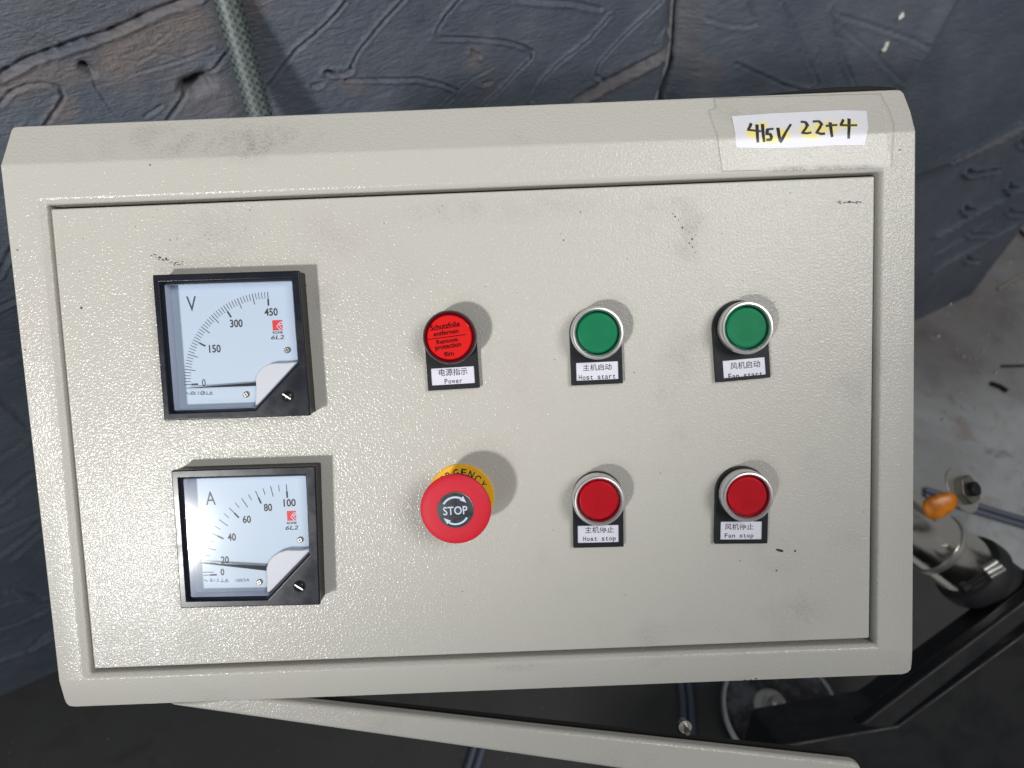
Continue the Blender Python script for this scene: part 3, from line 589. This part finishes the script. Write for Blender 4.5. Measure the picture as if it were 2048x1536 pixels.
# ------------------------------------------------------------------ rubber sheets on the wall behind
J0, J1 = floor_pt(60, 1372), floor_pt(1940, 545)
Sx = J1-J0; Sx /= np.linalg.norm(Sx); Wn = np.array([Sx[1], -Sx[0], 0]);
if np.dot(Wn, CW-J0) < 0: Wn = -Wn
def wst(u, v): p = on_plane(u, v, J0, Wn)-J0; return (np.dot(p, Sx), p[2])
gro = []   # (polyline in (s, t), depth, width, rim)
def G(pts, zf=None, depth=.006, w=.0045, rim=.004, dust=0.0):
    k = np.dot(on_plane(*(zf(*pts[0]) if zf else pts[0]), J0, Wn)-CW, RW @ np.array([0, 0, -1.0]))/.7*.42
    gro.append(([wst(*(zf(*p) if zf else p)) for p in pts], depth*k*.7, w*k*.78, rim*k*.6, dust))
w1 = zp((0, 0), 2.926); w2 = zp((600, 0), 2.56); w3 = zp((1300, 0), 2.738); w4 = zp((0, 1000), 2.866); w5 = zp((0, 400), 1.536); w8 = zp((1780, 300), 2.56)
G([(0, 430), (150, 345), (300, 290), (440, 240), (560, 205), (700, 150), (850, 80), (1000, 20), (1150, -30)], w1, .022, .010, .010)
G([(0, 110), (150, 160), (250, 205), (350, 235)], w1, .004, .004, .004)
G([(0, 600), (60, 530), (150, 490), (250, 478), (350, 500), (370, 560), (330, 630), (260, 730)], w1, .010, .006, .006)
G([(470, 370), (520, 400), (560, 500), (640, 620), (710, 700)], w1, .004, .004, .002)
G([(1330, 300), (1260, 380), (1200, 440)], w1, .011, .006, .004); G([(1195, 455), (1150, 478), (1110, 495)], w1, .06, .022, .006); G([(1100, 500), (1060, 580), (980, 690)], w1, .012, .006, .004)
G([(490, 378), (528, 410)], w1, .04, .012, .003)
G([(850, 670), (940, 610)], w1, .008, .005, .003)
G([(2010, 0), (1900, 130), (1800, 220), (1720, 290), (1640, 390), (1560, 490)], w1, .010, .0055, .008)
G([(1900, 410), (1990, 418), (2048, 400)], w1, .012, .007, .006)
G([(700, 320), (900, 250), (1000, 170), (1030, 210)], w1, .003, .004, .002); G([(800, 415), (950, 370), (1100, 330), (1240, 270)], w1, .004, .004, .003); G([(790, 360), (900, 300), (1050, 330)], w1, .003, .004, .002)
G([(530, -10), (450, 70), (400, 125), (340, 195), (290, 260), (262, 320), (240, 358), (190, 360), (130, 355)], w2, .010, .0055, .008)
G([(230, 398), (400, 400), (600, 398), (720, 425), (810, 460), (780, 500), (735, 545)], w2, .008, .005, .008)
G([(820, -10), (740, 80), (695, 160), (720, 190), (880, 195), (1050, 210), (1150, 240), (1195, 270), (1185, 310), (1100, 390), (1030, 460), (950, 530)], w2, .009, .005, .008)
G([(1590, 80), (1480, 210), (1330, 330), (1240, 420), (1185, 520)], w2, .007, .005, .008)
G([(1880, -10), (1720, 130), (1600, 250), (1540, 320), (1510, 390), (1560, 408), (1640, 400)], w2, .007, .005, .006)
G([(1960, 70), (1900, 150), (1840, 215)], w2, .005, .005, .006)
G([(1420, 515), (1600, 410), (1800, 310), (1975, 225)], w2, .020, .013, .012)
G([(1120, 0), (1400, 15), (1540, 45)], w2, .006, .007, .006); G([(820, 450), (880, 400), (980, 350)], w2, .003, .004, .002); G([(880, 260), (920, 290)], w2, .006, .006, .004); G([(940, 430), (980, 420)], w2, .006, .006, .004)
G([(60, 430), (100, 425)], w2, .012, .007, .004)
NLEFT = len(gro)
G([(680, -10), (730, 120), (760, 200), (790, 280), (830, 395), (770, 430), (680, 415), (560, 370), (440, 320)], w3, .006, .005, .007)
G([(910, -10), (930, 150), (960, 270), (1000, 380), (1035, 470)], w3, .006, .005, .007)
G([(300, 95), (400, 120), (500, 122), (545, 105), (510, -10)], w3, .006, .005, .005)
G([(950, 20), (1100, 60), (1240, 100), (1330, 130)], w3, .006, .006, .005); G([(950, 80), (1080, 190), (1210, 330)], w3, .004, .005, .004)
G([(850, 200), (830, 260)], w3, .006, .005, .003)
G([(1700, 505), (1780, 410), (1860, 290), (1930, 170), (2010, 40)], w3, .010, .010, .004)
G([(1440, 690), (1640, 565), (1850, 450), (2060, 345)], w3, .014, .010, .018)
for hk in ([(1885, 668), (1895, 692), (1920, 705), (1970, 712), (2020, 718)], [(1600, 828), (1615, 846), (1650, 850), (1720, 842), (1780, 838)], [(1840, 920), (1850, 940), (1880, 945)], [(1600, 1040), (1615, 1060), (1650, 1066)]): G(hk, w3, .008, .006, .008)
for hk in ([(265, 10), (285, 28), (350, 26), (430, 18)], [(490, 95), (500, 112), (525, 116)], [(270, 205), (285, 222), (320, 225)], [(500, 225), (515, 245), (600, 250)], [(300, 335), (320, 355), (405, 355)], [(295, 470), (315, 490), (350, 490)], [(630, 285), (650, 300), (686, 290)]): G(hk, w8, .008, .006, .008)
G([(140, 340), (220, 300), (300, 245), (400, 195), (490, 150), (690, 30)], w8, .008, .007, .014)
G([(140, 520), (300, 430), (480, 330), (690, 200)], w8, .004, .008, .008); G([(140, 440), (280, 360), (420, 270)], w8, .003, .006, .006)
NRIGHT = len(gro)
for pl in ([(0, 500), (120, 520), (250, 560)], [(50, 340), (140, 260), (230, 180)], [(-20, 170), (100, 120), (210, 70)], [(160, 880), (230, 800), (280, 760)], [(-20, 750), (120, 700), (270, 620)], [(0, 600), (150, 560)], [(-20, 930), (150, 870), (320, 780)], [(0, 50), (60, 0)]): G(pl, w4, .008, .007, .008)
for pl in ([(-10, 610), (40, 645), (80, 690)], [(-10, 920), (50, 870), (100, 830)], [(-10, 1090), (70, 1030), (130, 980)], [(-10, 1195), (60, 1205), (140, 1215)], [(-10, 500), (60, 470)], [(-10, 330), (50, 300)], [(-10, 230), (40, 140)], [(-10, 790), (70, 740)]): G(pl, w5, .009, .007, .008)
dusts = []
def Du(pts, zf, w, a): dusts.append(([wst(*zf(*p)) for p in pts], w, a))
Du([(0, 540), (150, 465), (300, 420), (470, 385)], w1, .013, .75); Du([(660, 350), (720, 290), (850, 240), (1000, 170), (1120, 120)], w1, .024, .95); Du([(1120, 110), (1250, 45), (1480, 5)], w1, .018, .6); Du([(1130, 520), (1250, 590)], w1, .03, .45); Du([(330, 690), (390, 580)], w1, .007, .7)
Du([(1450, 520), (1640, 420), (1800, 330), (1950, 250)], w2, .012, .55); Du([(900, 290), (890, 320)], w2, .010, .6); Du([(960, 440), (980, 400)], w2, .016, .3); Du([(240, 420), (300, 440)], w2, .012, .4)
Du([(1470, 690), (1640, 590), (1850, 470), (2060, 360)], w3, .014, .4); Du([(230, 100), (210, 280), (330, 400)], w3, .018, .35)
Du([(200, 200), (350, 100), (500, 30)], w1, .05, .22)

def vnoise(s, t, f, seed):
    r_ = np.random.default_rng(seed); tab = r_.random((257, 257)); x = s*f+1000; y = t*f+1000; i = np.floor(x).astype(int); j = np.floor(y).astype(int); a = x-i; b = y-j
    a = a*a*(3-2*a); b = b*b*(3-2*b); g_ = lambda p, q: tab[p % 257, q % 257]
    return (g_(i, j)*(1-a)*(1-b)+g_(i+1, j)*a*(1-b)+g_(i, j+1)*(1-a)*b+g_(i+1, j+1)*a*b)-.5
def seg_dist(S, T_, pl):
    d = np.full(S.shape, 9.0); side = np.zeros(S.shape)
    for (a, b) in zip(pl[:-1], pl[1:]):
        ax, ay = a; dx, dy = b[0]-ax, b[1]-ay; L2 = dx*dx+dy*dy+1e-12
        tt = np.clip(((S-ax)*dx+(T_-ay)*dy)/L2, 0, 1); ex_ = S-ax-tt*dx; ey_ = T_-ay-tt*dy; dd = np.hypot(ex_, ey_)
        m = dd < d; d = np.where(m, dd, d); side = np.where(m, np.sign(dx*ey_-dy*ex_), side)
    return d, side
M_rub = mat('dark_rubber', srgb(58, 62, 70), .42, spec=.45); n = N(M_rub); v = n.coord(); at = n.new('ShaderNodeAttribute', attribute_name='dust')
f1 = n.noise(v, 40, 5, .65); f2 = n.noise(v, 330, 5, .68); f3 = n.noise(v, 5, 4, .6)
mp = n.new('ShaderNodeMapping'); mp.inputs['Scale'].default_value = (30, 30, 130); n.l.new(v, mp.inputs['Vector']); wr = n.noise(mp.outputs[0], 1.6, 4, .6, 1.2)
bse = n.mix(n.ramp(f3, .35, .65), srgb(82, 90, 103), srgb(98, 105, 116)); bse = n.mix(n.ramp(f1, .56, .75, 0, .45), bse, srgb(110, 111, 112))
df = n.math('MULTIPLY', at.outputs['Fac'], n.ramp(f2, .3, .62, .35, 1.0))
bse = n.mix(df, bse, srgb(146, 127, 113)); n.l.new(bse, n.b.inputs['Base Color'])
n.l.new(n.bump(n.math('ADD', n.math('MULTIPLY', f2, .5), wr), .8, .003), n.b.inputs['Normal']); n.l.new(n.math('ADD', n.ramp(f1, .3, .7, .3, .52), n.math('MULTIPLY', df, .3)), n.b.inputs['Roughness'])
seam_pts = [wst(*w2(*p)) for p in ((1992, -120), (1990, 0), (1975, 150), (1968, 270), (1950, 400), (1900, 520))]
sT = np.array([p[1] for p in seam_pts])[::-1]; sS = np.array([p[0] for p in seam_pts])[::-1]
tTop = max(wst(0, -260)[1], wst(2048, -260)[1], wst(1000, -260)[1]); sL = min(wst(-260, 1400)[0], wst(-260, -200)[0], wst(-260, 700)[0]); sR = wst(2300, 0)[0]
def sheet(name, label, left, step):
    if left: t = np.concatenate([np.arange(0, .84, .005), np.arange(.84, tTop, step)])
    else: t = np.arange(0, tTop, step)
    rows = len(t); seam = np.interp(t, sT, sS, left=sS[0], right=sS[-1])
    lo = np.full(rows, sL) if left else seam+.0015; hi = seam-.0015 if left else np.full(rows, max(sR, seam.max()+.5))
    ncol = int((hi-lo).mean()/step)+1; a = np.linspace(0, 1, ncol)
    S = lo[:, None]+(hi-lo)[:, None]*a[None]; T_ = np.repeat(t[:, None], ncol, 1)
    H = .012*vnoise(S, T_, 2.6, 3)+.004*vnoise(S, T_, 9, 4)+.0011*vnoise(S, T_, 45, 5)+.0006*vnoise(S, T_, 140, 15)
    H += .0009*vnoise(S*.6+T_*.5, T_*1.6-S*.5, 110, 6)*np.clip(.5+2.2*vnoise(S, T_, 5, 16), 0, 1)
    ds = np.abs(S-seam[:, None])
    H -= .035*np.exp(-(ds/.02)**2)*(1 if left else .6)
    if not left: H += .16*np.clip(ds, 0, .4)
    if not left:      # the sheet folds: a facet between the fold line and the ridge catches more light
        def sdl(a, b): a, b = np.array(a), np.array(b); d_ = (b-a)/np.linalg.norm(b-a); return (S-a[0])*d_[1]-(T_-a[1])*d_[0]
        s1 = sdl(wst(*w3(1170, 440)), wst(*w3(1400, -20))); s2 = sdl(wst(*w3(1440, 690)), wst(*w3(2060, 345)))
        H += .22*np.clip(s1, 0, .22)*np.clip(1-s2/.05, 0, 1); H += .012*np.exp(-(s1/.012)**2)*np.clip(-s2/.05, 0, 1)
    jit = 1+1.1*vnoise(S, T_, 160, 9); wob = .0012*vnoise(S, T_, 60, 10)
    for pl, dp, w, rim, du in (gro[:NLEFT]+gro[NRIGHT:] if left else gro[NLEFT:NRIGHT]):
        x = np.array(pl); bb = (S > x[:, 0].min()-.06) & (S < x[:, 0].max()+.06) & (T_ > x[:, 1].min()-.06) & (T_ < x[:, 1].max()+.06)
        if not bb.any(): continue
        d, sd = seg_dist(S[bb], T_[bb], pl); d = np.abs(d+wob[bb]*.6); jj = jit[bb]
        H[bb] -= dp*jj*np.exp(-(d/w)**2); H[bb] += rim*jj*np.exp(-((d-w*1.7)/(w*1.0))**2)*np.where(sd < 0, 1, .35)
    Dm = np.zeros(S.shape)
    for pl, w, a_ in dusts:
        d, sd = seg_dist(S, T_, pl); Dm = np.maximum(Dm, .62*a_*np.exp(-((d+.008*vnoise(S, T_, 60, 12))/w)**2))
    pos = J0[None, None]+S[..., None]*Sx+np.array([0, 0, 1.0])*T_[..., None]+Wn*H[..., None]
    r_, c_ = S.shape; idx = np.arange(r_*c_).reshape(r_, c_)
    quads = np.stack([idx[:-1, :-1], idx[:-1, 1:], idx[1:, 1:], idx[1:, :-1]], -1).reshape(-1, 4)
    rim_i = np.concatenate([idx[0, :-1], idx[:-1, -1], idx[-1, :0:-1], idx[:0:-1, 0]]); nb = len(rim_i)   # edge 12 mm thick
    skirt = pos.reshape(-1, 3)[rim_i]-Wn*.012; j = np.arange(nb)+r_*c_
    quads = np.concatenate([quads, np.stack([rim_i, j, np.roll(j, -1), np.roll(rim_i, -1)], -1)]); pos = np.concatenate([pos.reshape(-1, 3), skirt]); Dm = np.concatenate([Dm.reshape(-1), np.zeros(nb)])
    NVt = r_*c_+nb
    me = bpy.data.meshes.new(name); me.vertices.add(NVt); me.vertices.foreach_set('co', pos.reshape(-1)); me.loops.add(len(quads)*4); me.loops.foreach_set('vertex_index', quads.reshape(-1)); me.polygons.add(len(quads))
    me.polygons.foreach_set('loop_start', np.arange(len(quads))*4); me.polygons.foreach_set('loop_total', np.full(len(quads), 4)); me.polygons.foreach_set('use_smooth', np.ones(len(quads), bool)); me.update(); me.validate()
    at_ = me.attributes.new('dust', 'FLOAT', 'POINT'); at_.data.foreach_set('value', Dm.reshape(-1).astype(np.float32)); me.materials.append(M_rub)
    o = bpy.data.objects.new(name, me); COL.objects.link(o)
    return tag(o, label, 'rubber sheet')
print('wall extent', sL, sR, tTop, 'cam', CW, 'J', J0, J1)
sheet('rubber_sheet', 'large dark rubber sheet with dusty grooves behind the braided hose', True, .00125)
rs_ = sheet('rubber_sheet', 'dark rubber sheet with hooked grooves right of the vertical corner seam', False, .0025)
bpy.context.view_layer.update()
M_frayed = mat('pale_frayed_edge', srgb(214, 212, 204), .6)
for u_, v_, sz in ((1767, 95, .55), (1801, 29, .5), (1771, 86, .4)):      # pale torn flecks on the fold
    hit, loc_, nr_, _ = rs_.ray_cast(Vector(CW), Vector(wray(u_, v_)).normalized())
    if not hit: continue
    a_ = Vector(RW @ np.array([.55, .8, 0])); b_ = Vector(RW @ np.array([.8, -.55, 0])); c_ = loc_+nr_*.002; mb = MB()
    ol = [(math.cos(t)*(.011+.004*math.sin(3*t+u_))*sz, math.sin(t)*(.0042+.0015*math.sin(5*t))*sz) for t in np.linspace(0, 6.2832, 13)[:-1]]
    pts = [np.array(c_+a_*x+b_*y) for x, y in ol]; nn_ = np.array(nr_)
    mb.add(pts+[p+nn_*.002 for p in pts], [(i, (i+1) % 12, 12+(i+1) % 12, 12+i) for i in range(12)]+[tuple(range(12, 24)), tuple(range(11, -1, -1))]); mb.build('frayed_fleck', M_frayed, rs_)

# ------------------------------------------------------------------ braided hose
h0, h1 = at_dist(438, -60, .628), at_dist(534, 280, .712)
ax = h1-h0; Lh = np.linalg.norm(ax); az = ax/Lh; ux = np.cross(az, [0, 0, 1.0]); ux /= np.linalg.norm(ux); uy = np.cross(az, ux); rh = 30*.66/F
hose = empty('braided_hose', 'clear plastic hose with grey green braiding hanging behind the cabinet top', 'hose', Matrix.Translation(h0))
hp = lambda a, ph, rr: ux*rr*math.cos(ph)+uy*rr*math.sin(ph)+az*a
M_core = mat('hose_core', srgb(70, 77, 78), .55); M_thread = mat('hose_braid', srgb(104, 114, 112), .55)
MB().tube([az*t for t in np.linspace(0, Lh, 6)], rh*.80, 24).build('core', M_core, hose, smooth=True)
mb = MB(); pitch = rh*5.2; nt_ = 10
for sgn in (1, -1):
    for k in range(nt_):
        ph0 = 2*math.pi*k/nt_; n_ = int(Lh/.0022); prev = None; vv = []
        for i in range(n_+1):
            a = Lh*i/n_; ph = ph0+sgn*2*math.pi*a/pitch; rr = rh*(.845+.03*math.sin(a/pitch*2*math.pi*nt_+(0 if sgn > 0 else math.pi)))
            vv += [hp(a-.0013, ph, rr), hp(a+.0013, ph, rr)]
        mb.add(vv, [(2*i, 2*i+2, 2*i+3, 2*i+1) for i in range(n_)])
tag(mb.build('braid', M_thread, hose), kind='stuff')
MB().tube([az*t for t in np.linspace(0, Lh, 6)], rh, 32, caps=False).build('sleeve', M_sleeve, hose, smooth=True)

# ------------------------------------------------------------------ pipe, clamp and wing knob at the right
zq = zp((1800, 860), 3.84)
M_pipe = mat('worn_stainless', srgb(120, 112, 100), .2, metal=1); n = N(M_pipe); v = n.coord()
n.l.new(n.mix(n.ramp(n.noise(v, 30, 5, .7), .56, .74), srgb(232, 226, 216), srgb(120, 100, 80)), n.b.inputs['Base Color']); n.l.new(n.ramp(n.noise(v, 60, 4), .3, .7, .13, .26), n.b.inputs['Roughness'])
M_bkmetal = mat('black_painted_steel', srgb(24, 25, 27), .45, spec=.4); n = N(M_bkmetal); v = n.coord(); n.l.new(n.ramp(n.noise(v, 30, 4), .3, .7, .35, .6), n.b.inputs['Roughness'])
n.l.new(n.mix(n.ramp(n.noise(v, 18, 5, .7), .55, .8, 0, .5), srgb(20, 21, 23), srgb(46, 44, 42)), n.b.inputs['Base Color'])
M_sleevebk = mat('dark_grey_hose', srgb(44, 44, 46), .6)
dp = .95
pa, pb = at_dist(*zq(-60, 640), dp), at_dist(*zq(560, 1090), dp+.02)
rp = 62*dp/F
def frame_of(p, q):
    z = Vector(q-p); L_ = z.length; qn = z.to_track_quat('Z', 'Y'); return Matrix.Translation(Vector(p)) @ qn.to_matrix().to_4x4(), L_
PM, PL = frame_of(pa, pb)
pp = empty('steel_pipe', 'worn stainless pipe with clamp bands right of the cabinet', 'pipe', PM)
MB().lathe([(rp, -.12), (rp, PL*.98)], 56, close_top=False).build('tube', M_pipe, pp, smooth=True)
MB().lathe([(rp, PL*.50), (rp*1.05, PL*.505), (rp*1.06, PL*.53), (rp*1.05, PL*.555), (rp, PL*.56)], 56, close_top=False).build('clamp_band', M_steel, pp, smooth=True)
MB().lathe([(rp, PL*.90), (rp*1.16, PL*.91), (rp*1.2, PL*.96), (rp*1.2, PL*1.06), (rp*1.12, PL*1.10), (rp*.9, PL*1.10)], 56, close_top=True).build('end_flange', M_sleevebk, pp, smooth=True)
MB().lathe([(rp*1.02, PL*1.08), (rp*1.02, PL*2.6)], 48).build('dark_hose_end', M_sleevebk, pp, smooth=True)
def toCam(o_mw, p): return np.array(o_mw.inverted() @ Vector(p))
tb = [at_dist(*zq(500, 1215), dp-.055), at_dist(*zq(660, 1110), dp-.06)]
tc_ = empty('clamp_bolt', 'small bolt closing the clamp band on the stainless pipe end', 'bolt', Matrix.Translation(tb[0]))
MB().tube([np.zeros(3), tb[1]-tb[0]], .0045, 12).build('bolt_shank', M_sleevebk, tc_, smooth=True)
for (x0, y0), (x1, y1), rr in (((640, 1075), (740, 1010), .004), ((660, 1100), (770, 1045), .0055), ((690, 1130), (798, 1065), .004)):
    MB().tube([at_dist(*zq(x0, y0), dp-.065)-tb[0], at_dist(*zq(x1, y1), dp-.065)-tb[0]], rr, 12).build('pin', M_steel, tc_, smooth=True)
MB().tube([at_dist(*zq(475, 1222), dp-.058)-tb[0], at_dist(*zq(525, 1195), dp-.058)-tb[0]], .007, 8).build('nut', M_sleevebk, tc_)
# wing knob, washer, nut
kp = at_dist(*zq(470, 465), .90); kd = at_dist(*zq(310, 575), .885)
wk = empty('wing_knob', 'translucent orange wing knob with washer and hex nut beside the stainless pipe', 'knob', Matrix.Translation(kp))
M_orange = mat('amber_plastic', srgb(206, 116, 16), .35); n = N(M_orange); v = n.coord(); n.l.new(n.mix(n.ramp(n.noise(v, 45, 2), .35, .7), srgb(222, 128, 14), srgb(150, 84, 22)), n.b.inputs['Base Color'])
wd = RW @ np.array([0, 0, 1.0]); cr_, cu_ = RW @ np.array([1, 0, 0.0]), RW @ np.array([0, 1.0, 0])
tilt_ax = cr_*.80-cu_*.60; tilt_n = wd*.85+cu_*.25+cr_*.45; tilt_n /= np.linalg.norm(tilt_n); ta = tilt_ax-tilt_n*np.dot(tilt_ax, tilt_n); ta /= np.linalg.norm(ta); tbx = np.cross(tilt_n, ta)
def disc3(c, a, b, nrm, ra, rb, th, n=28):
    vs = [c+a*ra*math.cos(2*math.pi*i/n)+b*rb*math.sin(2*math.pi*i/n) for i in range(n)]; vs += [p+nrm*th for p in vs]
    return vs, [(i, (i+1) % n, n+(i+1) % n, n+i) for i in range(n)]+[tuple(range(n, 2*n)), tuple(range(n-1, -1, -1))]
mb = MB(); mb.add(*disc3(np.zeros(3), ta, tbx, tilt_n,   .033, .025, .002)); mb.build('washer', M_steel, wk, bevel=.0005)
mb = MB(); mb.add(*disc3(tilt_n*.002+cr_*.001, ta, tbx, tilt_n, .0195, .0185, .010, 6)); mb.build('nut', M_screwhead, wk, bevel=.001)
mb = MB(); mb.add(*disc3(tilt_n*.012, ta, tbx, tilt_n, .009, .009, .008, 18)); mb.build('stud', M_bkmetal, wk, bevel=.001)
# orange blade: a rounded flat paddle
cen = kd-kp; la = (RW @ np.array([.86, .46, .1])); la /= np.linalg.norm(la); lb = np.cross(wd, la); lb /= np.linalg.norm(lb)
V = []; Fc = []; nu, nv = 28, 8
for j in range(nv+1):
    th = -math.pi/2+math.pi*j/nv
    for i in range(nu):
        ph = 2*math.pi*i/nu; cx1, sy1 = math.cos(ph), math.sin(ph); ra, rb = .0215, .0145
        sx = abs(cx1)**.8*np.sign(cx1); sy = abs(sy1)**.8*np.sign(sy1)
        V.append(cen+(la*sx*ra+lb*sy*rb*(1+.18*(-sx)))*abs(math.cos(th))**.6+wd*.006*math.sin(th))
for j in range(nv):
    for i in range(nu): Fc.append((j*nu+i, j*nu+(i+1) % nu, (j+1)*nu+(i+1) % nu, (j+1)*nu+i))
mesh_obj('wing', V, Fc, M_orange, wk, smooth=True)
# black frame beam and machine body, lower right
def slab(name, label, cat, px, dist, thick, m=M_bkmetal, bev=.004, dists=None):
    pts = [at_dist(u, v, (dists[i] if dists else dist)) for i, (u, v) in enumerate(px)]; o0 = pts[0]; nrm = np.cross(pts[1]-pts[0], pts[2]-pts[0]); nrm /= np.linalg.norm(nrm)
    if np.dot(nrm, CW-o0) < 0: nrm = -nrm
    n_ = len(pts); vs = [p-o0 for p in pts]+[p-o0-nrm*thick for p in pts]
    fs = [tuple(range(n_)), tuple(range(2*n_-1, n_-1, -1))]+[(i, n_+i, n_+(i+1) % n_, (i+1) % n_) for i in range(n_)]
    return tag(mesh_obj(name, vs, fs, m, None, bevel=bev, mw=Matrix.Translation(o0)), label, cat)
slab('steel_beam', 'black painted square steel beam slanting across the lower right corner', 'beam', [(1716, 1452), (1779, 1460), (2260, 1080), (2260, 1040)], .80, .02)
slab('machine_housing', 'black machine housing filling the lower right corner below the beam', 'machine housing', [(1500, 1700), (1560, 1490), (1795, 1450), (2300, 1080), (2300, 1700)], .86, .10)
# round base plate with a stud, below the cabinet
fz = .03
bp = empty('base_plate', 'dark round steel base plate with a stud showing below the cabinet edge', 'base plate', Matrix.Translation(floor_pt(1560, 1420, fz)))
rr = np.linalg.norm(floor_pt(1448, 1420, fz)-floor_pt(1560, 1420, fz))
M_plate2 = mat('oily_steel_plate', srgb(70, 70, 72), .34, metal=.7); n = N(M_plate2); v = n.coord(); n.l.new(n.mix(n.ramp(n.noise(v, 14, 5, .7), .4, .65), srgb(58, 56, 56), srgb(120, 120, 126)), n.b.inputs['Base Color'])
MB().lathe([(rr, -.03), (rr, -.002), (rr-.003, 0)], 72).build('disc', M_plate2, bp, smooth=True)
MB().lathe([(rr-.001, -.004), (rr+.004, -.002), (rr+.005, .004), (rr+.002, .008), (rr-.003, .006), (rr-.004, -.002)], 72, close_top=False).build('rim', M_chrome, bp, smooth=True)
sp_ = floor_pt(1540, 1412, fz)-floor_pt(1560, 1420, fz)
MB().lathe([(.030, .0003), (.030, .003), (.028, .004)], 36, sp_[0], sp_[1]).build('washer', M_steel, bp, smooth=True)
MB().lathe([(.018, .004), (.018, .016)], 6, sp_[0], sp_[1]).build('nut', M_steel, bp)
MB().lathe([(.011, .016), (.011, .05), (.009, .052)], 24, sp_[0], sp_[1]).build('stud', M_steel, bp, smooth=True)
# twin cable on the floor
def cable(pts, label):
    c0 = floor_pt(*pts[0], .008); o = empty('twin_cable', label, 'cable', Matrix.Translation(c0), 'blue grey twin cable runs on the floor')
    q = [floor_pt(u, v, .008)-c0 for u, v in pts]; t = q[-1]-q[0]; t /= np.linalg.norm(t); s = np.cross(t, [0, 0, 1.0])*.0075
    m = mat('blue_grey_cable', srgb(84, 91, 106), .4)
    for k in (1, -1): MB().tube([p+s*k for p in q], .0068, 12).build('cable_core', m, o, smooth=True)
cable([(1850, 985), (2010, 1034), (2120, 1066)], 'blue grey twin cable running off to the right beside the orange knob')
cable([(1366, 1340), (1374, 1400), (1378, 1480)], 'blue grey twin cable showing in the gap above the small shiny bolt')
cable([(962, 1480), (946, 1530), (930, 1580)], 'blue grey twin cable at the bottom edge below the slanted beige box')
# chips and shavings lying on the floor
mb = MB()
def bead(u, v, r):
    c = floor_pt(u, v, 0); prof = [(r, 0), (r*.8, r*.6), (r*.3, r*.9)]; n = 7; vv = [(c[0]+q*math.cos(2*math.pi*i/n), c[1]+q*math.sin(2*math.pi*i/n), z) for q, z in prof for i in range(n)]
    mb.add(vv, [(k*n+i, k*n+(i+1) % n, (k+1)*n+(i+1) % n, (k+1)*n+i) for k in range(2) for i in range(n)]+[tuple(2*n+i for i in range(n))])
for x, y, r in ((280, 730, .009), (310, 790, .005), (370, 755, .005), (245, 953, .006), (375, 1057, .005), (540, 1140, .005), (375, 1320, .004), (435, 1325, .004), (270, 1384, .005), (363, 1384, .004), (285, 1345, .003), (615, 577, .004), (475, 1030, .003)): bead(*w8(x, y), r)
for k in range(120): bead(random.uniform(1800, 2200), random.uniform(520, 960), random.choice((.001, .0015, .002, .003)))
for k in range(50): bead(random.uniform(-50, 1600), random.uniform(1380, 1600), random.choice((.0006, .0008, .001)))
tag(mb.build('metal_shaving', M_steel, None, smooth=True), 'small bright metal shavings scattered on the concrete floor', 'shavings', kind='stuff')
mb = MB()
for pl, w in (([(140, 700), (200, 620), (300, 520)], .010), ([(140, 820), (200, 760), (270, 690)], .012), ([(640, 380), (690, 440)], .010), ([(570, 1107), (690, 1104)], .008), ([(515, 1195), (560, 1210), (600, 1235)], .016)):
    q = [floor_pt(*w8(*p), .004) for p in pl]; mb.tube(q, w*.4, 6)
tag(mb.build('rubber_shred', M_dark, None, smooth=True), 'thin black rubber shreds lying on the floor right of the cabinet', 'shreds', kind='stuff')
mb = MB(); q = [floor_pt(*w8(*p), .004) for p in ((552, 715), (620, 670), (700, 630))]; mb.tube(q, .004, 8)
tag(mb.build('wood_splinter', mat('pale_wood', srgb(150, 140, 128), .7), None, smooth=True), 'pale splinter lying on the floor at the right edge', 'splinter')
